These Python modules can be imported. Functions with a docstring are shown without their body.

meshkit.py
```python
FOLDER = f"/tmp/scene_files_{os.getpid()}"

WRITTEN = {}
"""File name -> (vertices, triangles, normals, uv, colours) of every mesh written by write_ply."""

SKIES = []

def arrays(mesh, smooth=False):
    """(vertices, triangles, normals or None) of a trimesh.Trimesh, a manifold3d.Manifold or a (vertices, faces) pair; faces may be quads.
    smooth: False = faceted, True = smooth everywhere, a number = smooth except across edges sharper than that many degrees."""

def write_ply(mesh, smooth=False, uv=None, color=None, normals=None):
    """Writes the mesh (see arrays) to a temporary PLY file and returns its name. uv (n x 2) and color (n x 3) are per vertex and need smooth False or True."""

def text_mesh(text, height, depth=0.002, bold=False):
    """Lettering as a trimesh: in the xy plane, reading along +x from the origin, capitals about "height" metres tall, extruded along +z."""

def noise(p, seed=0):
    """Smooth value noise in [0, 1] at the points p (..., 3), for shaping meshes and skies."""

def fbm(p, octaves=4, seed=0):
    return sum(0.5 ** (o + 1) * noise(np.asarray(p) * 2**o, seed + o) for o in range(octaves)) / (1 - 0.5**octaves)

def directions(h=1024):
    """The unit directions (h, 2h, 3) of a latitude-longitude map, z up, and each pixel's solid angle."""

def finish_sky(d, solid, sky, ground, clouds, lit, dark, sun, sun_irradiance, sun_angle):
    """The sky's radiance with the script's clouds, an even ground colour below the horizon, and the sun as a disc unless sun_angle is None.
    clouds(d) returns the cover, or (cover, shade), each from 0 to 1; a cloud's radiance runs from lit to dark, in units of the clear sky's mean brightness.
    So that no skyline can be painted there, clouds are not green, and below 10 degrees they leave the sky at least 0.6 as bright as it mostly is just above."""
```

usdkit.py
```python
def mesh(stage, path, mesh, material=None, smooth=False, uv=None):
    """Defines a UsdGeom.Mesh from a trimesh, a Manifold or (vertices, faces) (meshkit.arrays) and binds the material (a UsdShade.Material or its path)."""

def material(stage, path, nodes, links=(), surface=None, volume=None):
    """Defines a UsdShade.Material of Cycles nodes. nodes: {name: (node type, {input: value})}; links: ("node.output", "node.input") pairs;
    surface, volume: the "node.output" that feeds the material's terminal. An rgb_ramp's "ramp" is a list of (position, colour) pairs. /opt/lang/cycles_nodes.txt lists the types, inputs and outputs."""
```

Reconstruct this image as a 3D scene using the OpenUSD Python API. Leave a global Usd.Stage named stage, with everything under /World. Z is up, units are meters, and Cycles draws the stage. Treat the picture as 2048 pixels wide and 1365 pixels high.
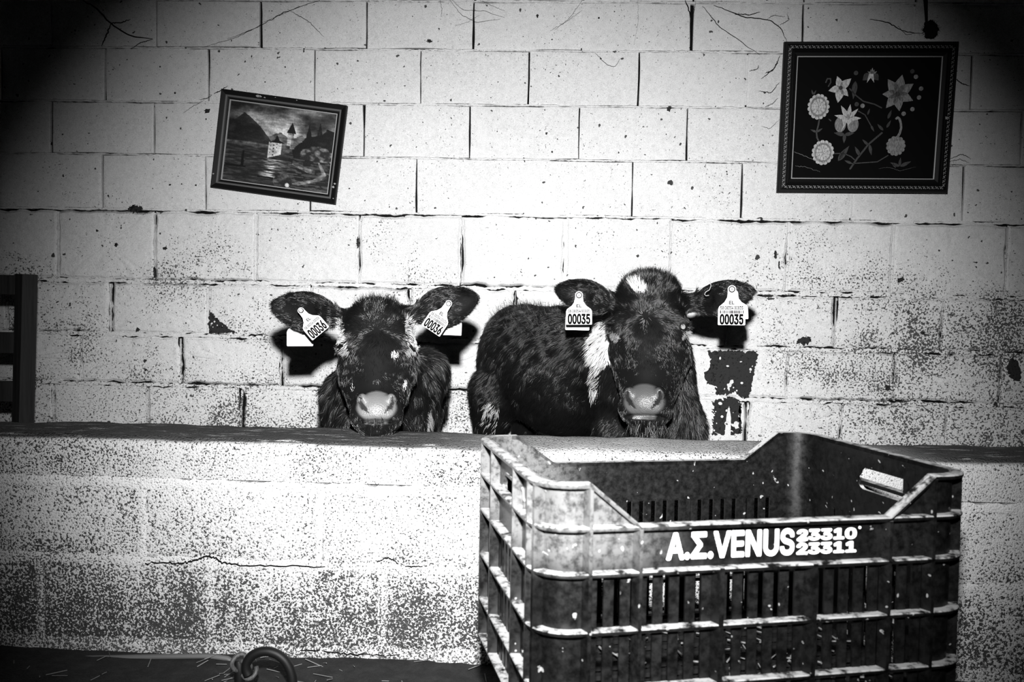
import math
import numpy as np
import trimesh
from scipy.sparse import coo_matrix
from shapely.geometry import Polygon, Point, box as sbox, LineString
from shapely import affinity, union_all
from pxr import Usd, UsdGeom, UsdLux, UsdShade, Gf, Vt, Sdf
import usdkit, meshkit

stage = Usd.Stage.CreateInMemory()
UsdGeom.SetStageUpAxis(stage, UsdGeom.Tokens.z)
UsdGeom.SetStageMetersPerUnit(stage, 1.0)
UsdGeom.Xform.Define(stage, '/World')
UsdGeom.Scope.Define(stage, '/World/Looks')

# ------------------------------------------------------------------ camera, flash, exposure
FPX, PITCH, ROLL, YAW, CAMH = 1756.7, 0.05416, 0.01981, -0.043, 0.80
cyw, syw, cpt, spt, crl, srl = math.cos(YAW), math.sin(YAW), math.cos(PITCH), math.sin(PITCH), math.cos(ROLL), math.sin(ROLL)
FWD = np.array([syw * cpt, cyw * cpt, -spt])
R0 = np.array([cyw, -syw, 0.0])
U0 = np.array([syw * spt, cyw * spt, cpt])
RIGHT = crl * R0 + srl * U0
UP = -srl * R0 + crl * U0
EYE = np.array([0, 0, CAMH])
EXPOSURE = 0.0
cam = UsdGeom.Camera.Define(stage, '/World/camera')
cam.CreateHorizontalApertureAttr(36.0)
cam.CreateFocalLengthAttr(FPX / 2048 * 36.0)
cam.CreateExposureAttr(EXPOSURE)
cam.CreateFStopAttr(8.0)
cam.CreateFocusDistanceAttr(2.25)
m4 = np.eye(4)
m4[0, :3], m4[1, :3], m4[2, :3], m4[3, :3] = RIGHT, UP, -FWD, EYE
cam.AddTransformOp().Set(Gf.Matrix4d(*m4.ravel().tolist()))


def ray(px, py):
    return FWD + RIGHT * (px - 1024) / FPX - UP * (py - 682.5) / FPX


def at(px, py, y):
    """The point of the vertical plane y = const that stands at a picture position."""
    d = ray(px, py)
    return EYE + d * (y / d[1])


# the photographer's hand-held flash, a narrow beam a hand's breadth above the lens
FLASH_POS = EYE + UP * 0.22 + RIGHT * 0.0
AIM = at(1045, 795, 3.29)
FLASH_POWER, FLASH_HALF, FLASH_R = 32500.0, 35.0, 0.022
fl = UsdLux.SphereLight.Define(stage, '/World/camera_flash')
fl.CreateRadiusAttr(FLASH_R)
fl.CreateIntensityAttr(FLASH_POWER)
fl.CreateColorAttr(Gf.Vec3f(1, 1, 1))
sh = UsdLux.ShapingAPI.Apply(fl.GetPrim())
sh.CreateShapingConeAngleAttr(FLASH_HALF)
sh.CreateShapingConeSoftnessAttr(1.0)
fz = -(AIM - FLASH_POS) / np.linalg.norm(AIM - FLASH_POS)
fx = np.cross([0, 0, 1.0], fz)
fx /= np.linalg.norm(fx)
m4 = np.eye(4)
m4[0, :3], m4[1, :3], m4[2, :3], m4[3, :3] = fx, np.cross(fz, fx), fz, FLASH_POS
fl.AddTransformOp().Set(Gf.Matrix4d(*m4.ravel().tolist()))
# ------------------------------------------------------------------ helpers
_names = {}


def numbered(base):
    n = _names.get(base, 0)
    _names[base] = n + 1
    return base if n == 0 else f'{base}_{n:03d}'


def path_of(p):
    return str(p.GetPath()) if hasattr(p, 'GetPath') else str(p)


def thing(name, label=None, cat=None, group=None, kind=None, loc=None, mat=None):
    x = UsdGeom.Xform.Define(stage, numbered('/World/' + name))
    if loc is not None:
        x.AddTranslateOp().Set(Gf.Vec3d(*map(float, loc)))
    if mat is not None:
        x.AddTransformOp().Set(Gf.Matrix4d(*np.asarray(mat, float).T.ravel().tolist()))
    return tag(x.GetPrim(), label, cat, group, kind)


def tag(o, label=None, cat=None, group=None, kind=None):
    p = o.GetPrim() if hasattr(o, 'GetPrim') else o
    for k, v in (('label', label), ('category', cat), ('group', group), ('kind', kind)):
        if v:
            p.SetCustomDataByKey(k, v)
    return p


def obj(name, mesh, material, parent='/World', smooth=False, label=None, kind=None, uv=None, col=None):
    m = usdkit.mesh(stage, numbered(path_of(parent) + '/' + name), mesh, material, smooth=smooth)
    if col is not None:
        UsdGeom.PrimvarsAPI(m).CreatePrimvar('coat', Sdf.ValueTypeNames.Color3fArray, 'vertex').Set(Vt.Vec3fArray.FromNumpy(np.asarray(col, np.float32)))
    return tag(m.GetPrim(), label, None, None, kind)


def curves(name, pts, widths, material, parent='/World', label=None, kind=None):
    """pts: (n, k, 3); widths: (k,) or (n, k)"""
    n, k = pts.shape[:2]
    c = UsdGeom.BasisCurves.Define(stage, numbered(path_of(parent) + '/' + name))
    c.CreateTypeAttr('linear')
    c.CreatePointsAttr(Vt.Vec3fArray.FromNumpy(pts.reshape(-1, 3).astype(np.float32)))
    c.CreateCurveVertexCountsAttr(Vt.IntArray.FromNumpy(np.full(n, k, np.int32)))
    c.CreateWidthsAttr(Vt.FloatArray.FromNumpy(np.broadcast_to(widths, (n, k)).astype(np.float32).ravel()))
    c.SetWidthsInterpolation('vertex')
    UsdShade.MaterialBindingAPI.Apply(c.GetPrim()).Bind(material)
    return tag(c.GetPrim(), label, None, None, kind)


cat = trimesh.util.concatenate


def tri(v, f):
    f = np.asarray(f)
    if f.shape[1] == 4:
        f = np.vstack([f[:, [0, 1, 2]], f[:, [0, 2, 3]]])
    return trimesh.Trimesh(np.asarray(v, float), f, process=False)


def boxm(c, s, rot=None):
    b = trimesh.creation.box(s)
    if rot is not None:
        b.apply_transform(rot)
    b.apply_translation(c)
    return b


def extrude(poly, h):
    gs = [g for g in getattr(poly, 'geoms', [poly]) if g.area > 1e-9 and g.geom_type == 'Polygon']
    return cat([trimesh.creation.extrude_polygon(g, h, engine='earcut') for g in gs])


def frame_mat(o, ex, ey, ez):
    m = np.eye(4)
    m[:3, 0], m[:3, 1], m[:3, 2], m[:3, 3] = ex, ey, ez, o
    return m


def unit(v):
    v = np.asarray(v, float)
    return v / np.linalg.norm(v)


def tube(p, r, sides=8):
    """closed round tube along points p with radii r"""
    p = np.asarray(p, float)
    r = np.broadcast_to(r, (len(p),))
    t = np.gradient(p, axis=0)
    t /= np.linalg.norm(t, axis=1, keepdims=True) + 1e-12
    a = np.cross(t[0], [0.3, 0.1, 0.95])
    a /= np.linalg.norm(a)
    v = []
    ang = np.arange(sides) * 2 * np.pi / sides
    for i in range(len(p)):
        a = a - t[i] * (a @ t[i])
        a /= np.linalg.norm(a)
        b = np.cross(t[i], a)
        v.append(p[i] + r[i] * (np.cos(ang)[:, None] * a + np.sin(ang)[:, None] * b))
    v = np.vstack(v)
    i, j = np.meshgrid(np.arange(len(p) - 1), np.arange(sides), indexing='ij')
    q = np.stack([i * sides + j, i * sides + (j + 1) % sides, (i + 1) * sides + (j + 1) % sides, (i + 1) * sides + j], -1).reshape(-1, 4)
    f = np.vstack([q[:, [0, 1, 2]], q[:, [0, 2, 3]]])
    n = len(v)
    v = np.vstack([v, p[:1], p[-1:]])
    jj = np.arange(sides)
    f = np.vstack([f, np.stack([np.full(sides, n), (jj + 1) % sides, jj], 1), np.stack([np.full(sides, n + 1), n - sides + jj, n - sides + (jj + 1) % sides], 1)])
    return trimesh.Trimesh(v, f, process=False)


# node graph builder
class K(str):
    pass


class Graph:
    def __init__(self):
        self.nodes, self.links, self.i = {}, [], 0

    def n(self, kind, out=None, **kw):
        name = f'n{self.i}'
        self.i += 1
        vals = {}
        for k, v in kw.items():
            if isinstance(v, K):
                self.links.append((str(v), f'{name}.{k}'))
            else:
                vals[k] = v
        self.nodes[name] = (kind, vals)
        return K(f'{name}.{out}') if out else name

    def math(self, op, a, b=0.0, c=0.0, clamp=False):
        return self.n('math', 'value', math_type=op, value1=a, value2=b, value3=c, use_clamp=clamp)

    def ss(self, v, lo, hi, a=0.0, b=1.0):
        return self.n('map_range', 'result', range_type='smoothstep', value=v, from_min=lo, from_max=hi, to_min=a, to_max=b, clamp=True)

    def lin(self, v, lo, hi, a=0.0, b=1.0):
        return self.n('map_range', 'result', range_type='linear', value=v, from_min=lo, from_max=hi, to_min=a, to_max=b, clamp=True)

    def pos(self):
        return self.n('geometry', 'position')

    def obj(self):
        return self.n('texture_coordinate', 'object')

    def noise(self, vec, scale, detail=3.0, rough=0.5, dist=0.0, out='fac'):
        return self.n('noise_texture', out, vector=vec, scale=scale, detail=detail, roughness=rough, distortion=dist)

    def grey(self, v):
        return self.n('combine_color', 'color', r=v, g=v, b=v)

    def mixf(self, f, a, b):
        return self.n('mix_float', 'result', fac=f, a=a, b=b)

    def bump(self, h, strength=0.5, distance=0.002):
        return self.n('bump', 'normal', height=h, strength=strength, distance=distance)

    def done(self, name, **kw):
        p = self.n('principled_bsdf', **kw)
        return usdkit.material(stage, '/World/Looks/' + name, self.nodes, self.links, surface=f'{p}.BSDF')


def flat(name, c, rough=0.6, spec=0.5, **kw):
    g = Graph()
    c = (c, c, c) if np.ndim(c) == 0 else c
    return g.done(name, base_color=c, roughness=rough, specular_ior_level=spec, **kw)


# ------------------------------------------------------------------ materials
WY = 3.29          # face of the far block wall
FY = 1.834         # face of the low wall in front
XR = at(1500, 700, WY)[0]


def make_whitewash(name, rough_amount):
    g = Graph()
    p = g.pos()
    s = g.n('separate_xyz', vector=p)
    x, z = K(s + '.x'), K(s + '.z')
    big = g.noise(p, 2.3, 2)
    grain = g.noise(p, 330.0, 1, 0.6)
    mid = g.noise(p, 60.0, 3, 0.65)
    base = g.math('multiply', g.lin(big, 0.3, 0.7, 0.80, 0.88), g.lin(grain, 0.3, 0.7, 0.80, 1.06))
    base = g.math('multiply', base, g.lin(mid, 0.3, 0.55, 0.88, 1.0))
    # fly specks, chips and nail holes
    wob = g.n('vector_math', 'vector', math_type='add', vector1=p, vector2=g.n('vector_math', 'vector', math_type='scale', vector1=g.noise(p, 60.0, 1, out='color'), scale=0.02))
    for sc, thr, lo, rr in ((9.0, 0.72, 0.05, 0.045), (40.0, 0.74, 0.08, 0.09)):
        v = g.n('voronoi_texture', vector=wob, scale=sc)
        cc = g.n('separate_color', color=K(v + '.color'))
        rad = g.math('multiply', g.ss(K(cc + '.r'), thr, 1.0), rr * 2.2)
        hit = g.math('less_than', K(v + '.distance'), rad)
        base = g.mixf(hit, base, lo)
    # soiled, speckled plaster where animals rub: low down, more to the right
    right = g.math('multiply', g.ss(x, XR - 0.1, XR + 0.55), g.ss(z, 1.08, 0.72))
    left = g.math('multiply', g.ss(x, -0.55, -1.6), g.ss(z, 1.05, 0.70))
    low = g.ss(z, 0.62, 0.38)
    dens = g.math('add', g.math('multiply', right, 0.13), g.math('add', g.math('multiply', left, 0.08), g.math('multiply', low, 0.06)))
    dens = g.math('add', dens, g.math('multiply', g.lin(g.noise(p, 5.0, 2), 0.42, 0.68, -0.05, 0.09), g.ss(z, 1.35, 0.95, 0.25, 1.0)))
    sp = g.noise(p, 150.0, 2, 0.6)
    hit = g.ss(g.math('subtract', sp, g.math('add', 0.30, dens)), 0.02, -0.02)
    base = g.mixf(g.math('multiply', hit, 0.92), base, 0.03)
    amt = g.ss(z, 1.25, 0.95, 0.25, 1.5)
    nrm = g.n('bump', 'normal', height=g.math('multiply', g.math('add', g.math('multiply', grain, 0.25), mid), amt), strength=0.55 * rough_amount, distance=0.004)
    return g.done(name, base_color=g.grey(base), roughness=0.85, specular_ior_level=0.2, normal=nrm)


M = {}
M['whitewash'] = make_whitewash('whitewash', 1.0)
M['soot'] = flat('joint_dirt', 0.006, 0.95, 0.1)


def make_concrete(name, lo, hi, thr, scale=210.0, top_dark=False):
    g = Graph()
    p = g.pos()
    s = g.n('separate_xyz', vector=p)
    z = K(s + '.z')
    f1 = g.noise(p, scale, 1, 0.6)
    f2 = g.noise(p, scale * 2.4, 1, 0.5)
    big = g.noise(p, 6.0, 3, 0.6)
    t = g.math('add', thr, g.math('add', g.lin(big, 0.3, 0.7, 0.06, -0.06), g.ss(z, 0.33, 0.04, 0.0, 0.125)))
    t = g.math('add', t, g.ss(K(s + '.x'), -0.62, -1.05, 0.0, 0.035))
    a = g.ss(g.math('subtract', g.math('add', g.math('multiply', f1, 0.7), g.math('multiply', f2, 0.3)), t), -0.05, 0.05)
    base = g.mixf(a, lo, hi)
    if top_dark:
        # upward faces darkened in streaks, most at the left and far right
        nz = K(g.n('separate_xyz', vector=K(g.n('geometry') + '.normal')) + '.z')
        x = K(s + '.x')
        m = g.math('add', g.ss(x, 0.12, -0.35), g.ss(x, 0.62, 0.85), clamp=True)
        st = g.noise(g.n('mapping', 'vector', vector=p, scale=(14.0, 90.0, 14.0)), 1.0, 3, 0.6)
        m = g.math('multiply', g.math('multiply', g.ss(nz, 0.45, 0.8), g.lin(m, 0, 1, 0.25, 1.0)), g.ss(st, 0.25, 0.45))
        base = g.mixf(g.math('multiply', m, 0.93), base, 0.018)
    return g.done(name, base_color=g.grey(base), roughness=0.9, specular_ior_level=0.25, normal=g.bump(f1, 0.7, 0.006))


M['concrete'] = make_concrete('rough_concrete', 0.035, 0.46, 0.405)
M['mortar_light'] = make_concrete('pale_mortar', 0.06, 0.50, 0.36)
M['capping'] = make_concrete('streaked_capping', 0.025, 0.42, 0.40, 240.0, True)


def make_floor():
    g = Graph()
    p = g.pos()
    a = g.noise(p, 30.0, 6, 0.7)
    base = g.lin(a, 0.42, 0.75, 0.0012, 0.020)
    return g.done('dirt_floor', base_color=g.grey(base), roughness=0.9, normal=g.bump(a, 0.9, 0.02))


M['dirt'] = make_floor()


def make_wood():
    g = Graph()
    p = g.obj()
    st = g.n('mapping', 'vector', vector=p, scale=(60.0, 60.0, 3.0))
    a = g.noise(st, 1.0, 5, 0.6, 0.5)
    base = g.lin(a, 0.3, 0.75, 0.005, 0.032)
    return g.done('dark_wood', base_color=g.grey(base), roughness=0.75, normal=g.bump(a, 0.5, 0.003))


M['wood'] = make_wood()


def make_plastic():
    g = Graph()
    p = g.obj()
    geo = g.n('geometry')
    nz = K(g.n('separate_xyz', vector=K(geo + '.normal')) + '.z')
    big = g.noise(p, 9.0, 3, 0.65)
    fine = g.noise(p, 90.0, 3, 0.7)
    base = g.lin(fine, 0.35, 0.7, 0.0014, 0.0040)
    grime = g.math('multiply', g.ss(big, 0.47, 0.70), g.ss(fine, 0.36, 0.62))
    ox_ = K(g.n('separate_xyz', vector=p) + '.x')
    sz_ = K(g.n('separate_xyz', vector=p) + '.z')
    base = g.mixf(g.math('multiply', grime, 0.22), base, 0.014)
    # a coat of dried dust over the left end of the upper band
    dry = g.math('multiply', g.ss(ox_, -0.09, -0.20), g.ss(sz_, 0.19, 0.235))
    base = g.mixf(g.math('multiply', dry, g.ss(fine, 0.30, 0.60, 0.25, 0.95)), base, 0.085)
    for sc, thr, rr in ((34.0, 0.88, 0.09), (95.0, 0.74, 0.11)):
        v = g.n('voronoi_texture', vector=g.n('vector_math', 'vector', math_type='add', vector1=p, vector2=g.n('vector_math', 'vector', math_type='scale', vector1=g.noise(p, 70.0, 0, out='color'), scale=0.018)), scale=sc)
        cc = g.n('separate_color', color=K(v + '.color'))
        hit = g.math('less_than', K(v + '.distance'), g.math('multiply', g.ss(K(cc + '.r'), thr, 1.0), rr * 2))
        base = g.mixf(g.math('multiply', hit, g.ss(fine, 0.38, 0.5)), base, 0.20)
    dust = g.math('multiply', g.ss(nz, 0.5, 0.85), g.ss(g.noise(p, 45.0, 3, 0.7), 0.36, 0.56))
    base = g.mixf(g.math('multiply', dust, 0.85), base, 0.42)
    rough = g.lin(fine, 0.3, 0.7, 0.28, 0.5)
    return g.done('dirty_plastic', base_color=g.grey(base), roughness=rough, specular_ior_level=0.32, normal=g.bump(fine, 0.15, 0.001))


M['plastic'] = make_plastic()
M['dull_plastic'] = flat('dull_plastic', 0.006, 0.7, 0.2)
M['white_print'] = flat('white_print', 0.75, 0.6)
M['straw'] = flat('straw', 0.15, 0.7)
M['rubber'] = flat('black_rubber', 0.0035, 0.55, 0.3)

# ------------------------------------------------------------------ setting: floor, far wall, low wall
rng = np.random.default_rng(5)


def noise2(x, y, s, seed=0):
    return meshkit.fbm(np.stack([np.asarray(x) * s, np.asarray(y) * s, np.zeros_like(np.asarray(x, float)) + 0.37], -1), 3, seed)


def grid_mesh(x0, x1, y0, y1, nx, ny, zf):
    X, Y = np.meshgrid(np.linspace(x0, x1, nx), np.linspace(y0, y1, ny), indexing='ij')
    v = np.stack([X, Y, zf(X, Y)], -1).reshape(-1, 3)
    i, j = np.meshgrid(np.arange(nx - 1), np.arange(ny - 1), indexing='ij')
    a = i * ny + j
    return tri(v, np.stack([a, a + ny, a + ny + 1, a + 1], -1).reshape(-1, 4))


GROUND = at(600, 1304, FY)[2] - 0.004
fl_ = obj('floor', grid_mesh(-3.2, 3.4, -0.5, 3.6, 220, 160, lambda X, Y: (noise2(X, Y, 7) - 0.5) * 0.02 - 0.008 + np.where(Y < 1.88, GROUND, 0.0)), M['dirt'], smooth=True)
tag(fl_, 'dark trodden dirt floor strewn with straw', None, None, 'structure')


def block_mesh(x0, x1, z0, z1, y, depth=0.05, cham=0.004, jit=0.0015, wob=0.0012, seed=0, fine=1):
    """one building block: an uneven rounded face at y, its body going back"""
    r = np.random.default_rng(seed)
    nx, nz = 8 * fine + 1, 4 * fine + 1

    def loop(ins):
        a = [(x0 + ins + (x1 - x0 - 2 * ins) * t, z0 + ins) for t in np.linspace(0, 1, nx)[:-1]]
        b = [(x1 - ins, z0 + ins + (z1 - z0 - 2 * ins) * t) for t in np.linspace(0, 1, nz)[:-1]]
        c = [(x1 - ins - (x1 - x0 - 2 * ins) * t, z1 - ins) for t in np.linspace(0, 1, nx)[:-1]]
        d = [(x0 + ins, z1 - ins - (z1 - z0 - 2 * ins) * t) for t in np.linspace(0, 1, nz)[:-1]]
        return np.array(a + b + c + d)
    L0 = loop(0.0)
    n = len(L0)
    j = r.normal(0, jit, (n, 2))
    j = (j + np.roll(j, 1, 0) + np.roll(j, -1, 0)) / 1.8
    L0 = L0 + j
    L1 = loop(cham) + j * 0.8
    L2 = loop(cham * 5)
    fw = np.clip(r.normal(0, wob, n), -0.006, 0.006)
    v = [np.c_[L0[:, 0], np.full(n, y + depth), L0[:, 1]], np.c_[L0[:, 0], np.full(n, y + cham), L0[:, 1]], np.c_[L1[:, 0], y + 0.0006 + 0 * fw, L1[:, 1]], np.c_[L2[:, 0], y + fw * 0.5, L2[:, 1]], np.array([[(x0 + x1) / 2, y, (z0 + z1) / 2]])]
    k = np.arange(n)
    kn = (k + 1) % n
    f = []
    for a in range(3):
        f.append(np.stack([a * n + k, a * n + kn, (a + 1) * n + kn], 1))
        f.append(np.stack([a * n + k, (a + 1) * n + kn, (a + 1) * n + k], 1))
    f.append(np.stack([3 * n + k, 3 * n + kn, np.full(n, 4 * n)], 1))
    return trimesh.Trimesh(np.vstack(v), np.vstack(f), process=False)


def ragged_strip(x0, x1, zc, hw, y, thick=0.002, step=0.006, amp=0.006, bias=0.0, seed=0, vert=False, depth=0.03):
    """a bed of mortar with ragged upper and lower edges; where an edge falls short a crack stays open"""
    n = max(3, int((x1 - x0) / step))
    s = np.linspace(x0, x1, n)
    up = hw + bias + amp * (noise2(s, s * 0 + seed, 22, seed) - 0.5) * 2 + amp * 0.8 * (noise2(s, s * 0 + seed * 3.1, 90, seed + 5) - 0.5) * 2
    dn = hw + bias + amp * (noise2(s, s * 0 + seed + 40, 22, seed + 9) - 0.5) * 2 + amp * 0.8 * (noise2(s, s * 0 + seed * 2.3, 90, seed + 15) - 0.5) * 2
    wav = 0.002 * (noise2(s, s * 0 + 7 + seed, 9, seed + 3) - 0.5) * 2
    fy = thick * (noise2(s, s * 0, 40, seed + 21) - 0.35) * 2
    a = np.c_[s, y - 0.0004 - fy * 0.2, zc + wav + np.maximum(up, 0.0006)]
    b = np.c_[s, y - 0.0010 - np.maximum(fy, 0), zc + wav + np.maximum(up, 0.001) * 0.4]
    c = np.c_[s, y - 0.0010 - np.maximum(fy, 0), zc + wav - np.maximum(dn, 0.001) * 0.4]
    d = np.c_[s, y - 0.0004 - fy * 0.2, zc + wav - np.maximum(dn, 0.0006)]
    a2, d2 = a + [0, depth, 0], d + [0, depth, 0]
    rows = [a2, a, b, c, d, d2]
    v = np.vstack(rows)
    if vert:
        v = v[:, [2, 1, 0]]
    i = np.arange(n - 1)
    f = []
    for k in range(5):
        f.append(np.stack([k * n + i, (k + 1) * n + i, (k + 1) * n + i + 1, k * n + i + 1], 1))
    f = np.vstack(f)
    m = tri(v, f if vert else f)
    return m


# measured joints of the far wall, read from the photograph and set out on the wall's own plane
ROW_Y = [3, 101, 211, 319, 431, 577, 686, 788]
row_z = [at(1024, y, WY)[2] for y in ROW_Y]
row_z = [row_z[0] + 0.4, row_z[0] + 0.2] + row_z + [row_z[-1] - 0.19, row_z[-1] - 0.38, max(row_z[-1] - 0.57, 0.02)]
SEAMS = {2: [102, 312, 522, 733, 947, 1164, 1384, 1607, 1829], 3: [3, 210, 417, 629, 841, 1058, 1277, 1494, 1715, 1944],
         4: [102, 308, 518, 727, 940, 1158, 1375, 1592, 1815, 2043], 5: [-2, 205, 411, 620, 833, 1048, 1265, 1484, 1704, 1928],
         6: [115, 308, 510, 717, 923, 1130, 1345, 1577, 1787, 2015], 7: [12, 220, 415, 620, 820, 1030, 1240, 1455, 1672, 1887],
         8: [160, 360, 561, 765, 960, 1165, 1370, 1577, 1792, 2005], 9: [105, 295, 482, 690, 890, 1090, 1290, 1495, 1685, 1895]}
MIDY = {2: 50, 3: 155, 4: 264, 5: 375, 6: 504, 7: 630, 8: 735, 9: 830}
FAINT = {(2, 8), (2, 5), (3, 7), (5, 5), (5, 8), (6, 2), (6, 5), (6, 6), (6, 7), (6, 8), (7, 2)}
WIDE = {(2, 4): 0.009, (2, 6): 0.012, (3, 2): 0.008, (4, 0): 0.010, (2, 2): 0.009, (2, 7): 0.008, (6, 4): 0.009, (7, 1): 0.018, (7, 8): 0.012, (8, 1): 0.014, (8, 2): 0.009, (9, 2): 0.014, (9, 7): 0.010}

wb = thing('wall_back', 'whitewashed concrete block wall behind the calves', None, None, 'structure')
obj('backing', boxm((0.1, WY + 0.0645, 1.05), (6.8, 0.10, 2.3)), M['soot'], wb)
strips = []
for k in range(len(row_z) - 1):
    z1, z0 = row_z[k], row_z[k + 1]
    low = k >= 6
    if k in SEAMS:
        xs = [at(x, MIDY[k], WY)[0] for x in SEAMS[k]]
    else:
        off = {0: 0.2, 1: 0.0, 10: 0.0, 11: 0.2}.get(k, 0.0)
        xs = [at(102, 50, WY)[0] + off + 0.4 * i for i in range(10)]
    left = [xs[0] - 0.4 * i for i in range(4, 0, -1)]
    right = [xs[-1] + 0.4 * i for i in range(1, 4)]
    n0 = len(left)
    xs = left + xs + right
    for i in range(len(xs) - 1):
        gl = WIDE.get((k, i - n0), 0.006) / 2
        gr = WIDE.get((k, i + 1 - n0), 0.006) / 2
        hz = 0.004 if not low else 0.007
        sd = k * 100 + i
        obj('block', block_mesh(xs[i] + gl, xs[i + 1] - gr, z0 + hz, z1 - hz, WY + (rng.normal(0, 0.0012) if not low else min(rng.normal(0.001, 0.0025), 0.005)), 0.06,
                                0.003 if not low else 0.010, 0.0013 if not low else 0.0032, 0.0008 if not low else 0.0035, sd, 1 if not low else 3), M['whitewash'], wb, smooth=35)
        key = (k, i - n0)
        if low and key not in FAINT:
            strips.append(ragged_strip(z0 + 0.008, z1 - 0.012, xs[i], 0.0012, WY + 0.002, 0.004, 0.004, 0.0075, 0.0, sd, True))
        if key in FAINT or (k in (10, 11)):
            strips.append(ragged_strip(z0 + 0.01, z1 - 0.01, xs[i], 0.005, WY + 0.001, 0.001, 0.006, 0.003, 0.0, sd, True))
    # bed joint below this row
    n = 1 + (k >= 5)
    strips.append(ragged_strip(-3.0, 3.3, z0, (0.0030 if k != 5 else 0.0040) if not low else 0.0066, WY + 0.0004, 0.0016 if not low else 0.0028, 0.004, 0.0046 if not low else 0.0085, 0.0 if not low else 0.0, k * 17 + 3))
obj('mortar', cat(strips), M['whitewash'], wb, smooth=30, kind='stuff')

# ---- low wall in front
TOPZ = at(640, 884, FY)[2]
FT = 0.205
wf = thing('wall_front', 'low rough concrete block wall between the camera and the calves', None, None, 'structure')
obj('core', boxm((0.1, FY + 0.06 + (FT - 0.06) / 2, (TOPZ - 0.07) / 2), (6.2, FT - 0.065, TOPZ - 0.08)), M['concrete'], wf)


def capping():
    n = 420
    xs = np.linspace(-3.0, 3.2, n)
    prof = [(0.0, -0.088), (0.0, -0.045), (0.001, -0.022), (0.006, -0.009), (0.018, -0.001), (0.06, 0.0), (0.10, 0.002), (0.15, 0.001), (0.185, -0.002), (0.2, -0.012), (0.205, -0.03), (0.205, -0.088)]
    v = []
    for j, (py, pz) in enumerate(prof):
        nn = noise2(xs, xs * 0 + j * 0.05, 14, 2) - 0.5
        nb = noise2(xs, xs * 0 + j * 0.02, 3, 4) - 0.5
        amp = 0.0 if j in (0, len(prof) - 1) else 1.0
        v.append(np.c_[xs, FY + py + nn * 0.008 * amp, TOPZ + pz + (nn * 0.010 + nb * 0.014) * (amp if j > 1 else 0)])
    m = len(prof)
    v = np.stack(v, 1).reshape(-1, 3)
    i, j = np.meshgrid(np.arange(n - 1), np.arange(m), indexing='ij')
    jn = (j + 1) % m
    return tri(v, np.stack([i * m + j, (i + 1) * m + j, (i + 1) * m + jn, i * m + jn], -1).reshape(-1, 4))


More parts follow.
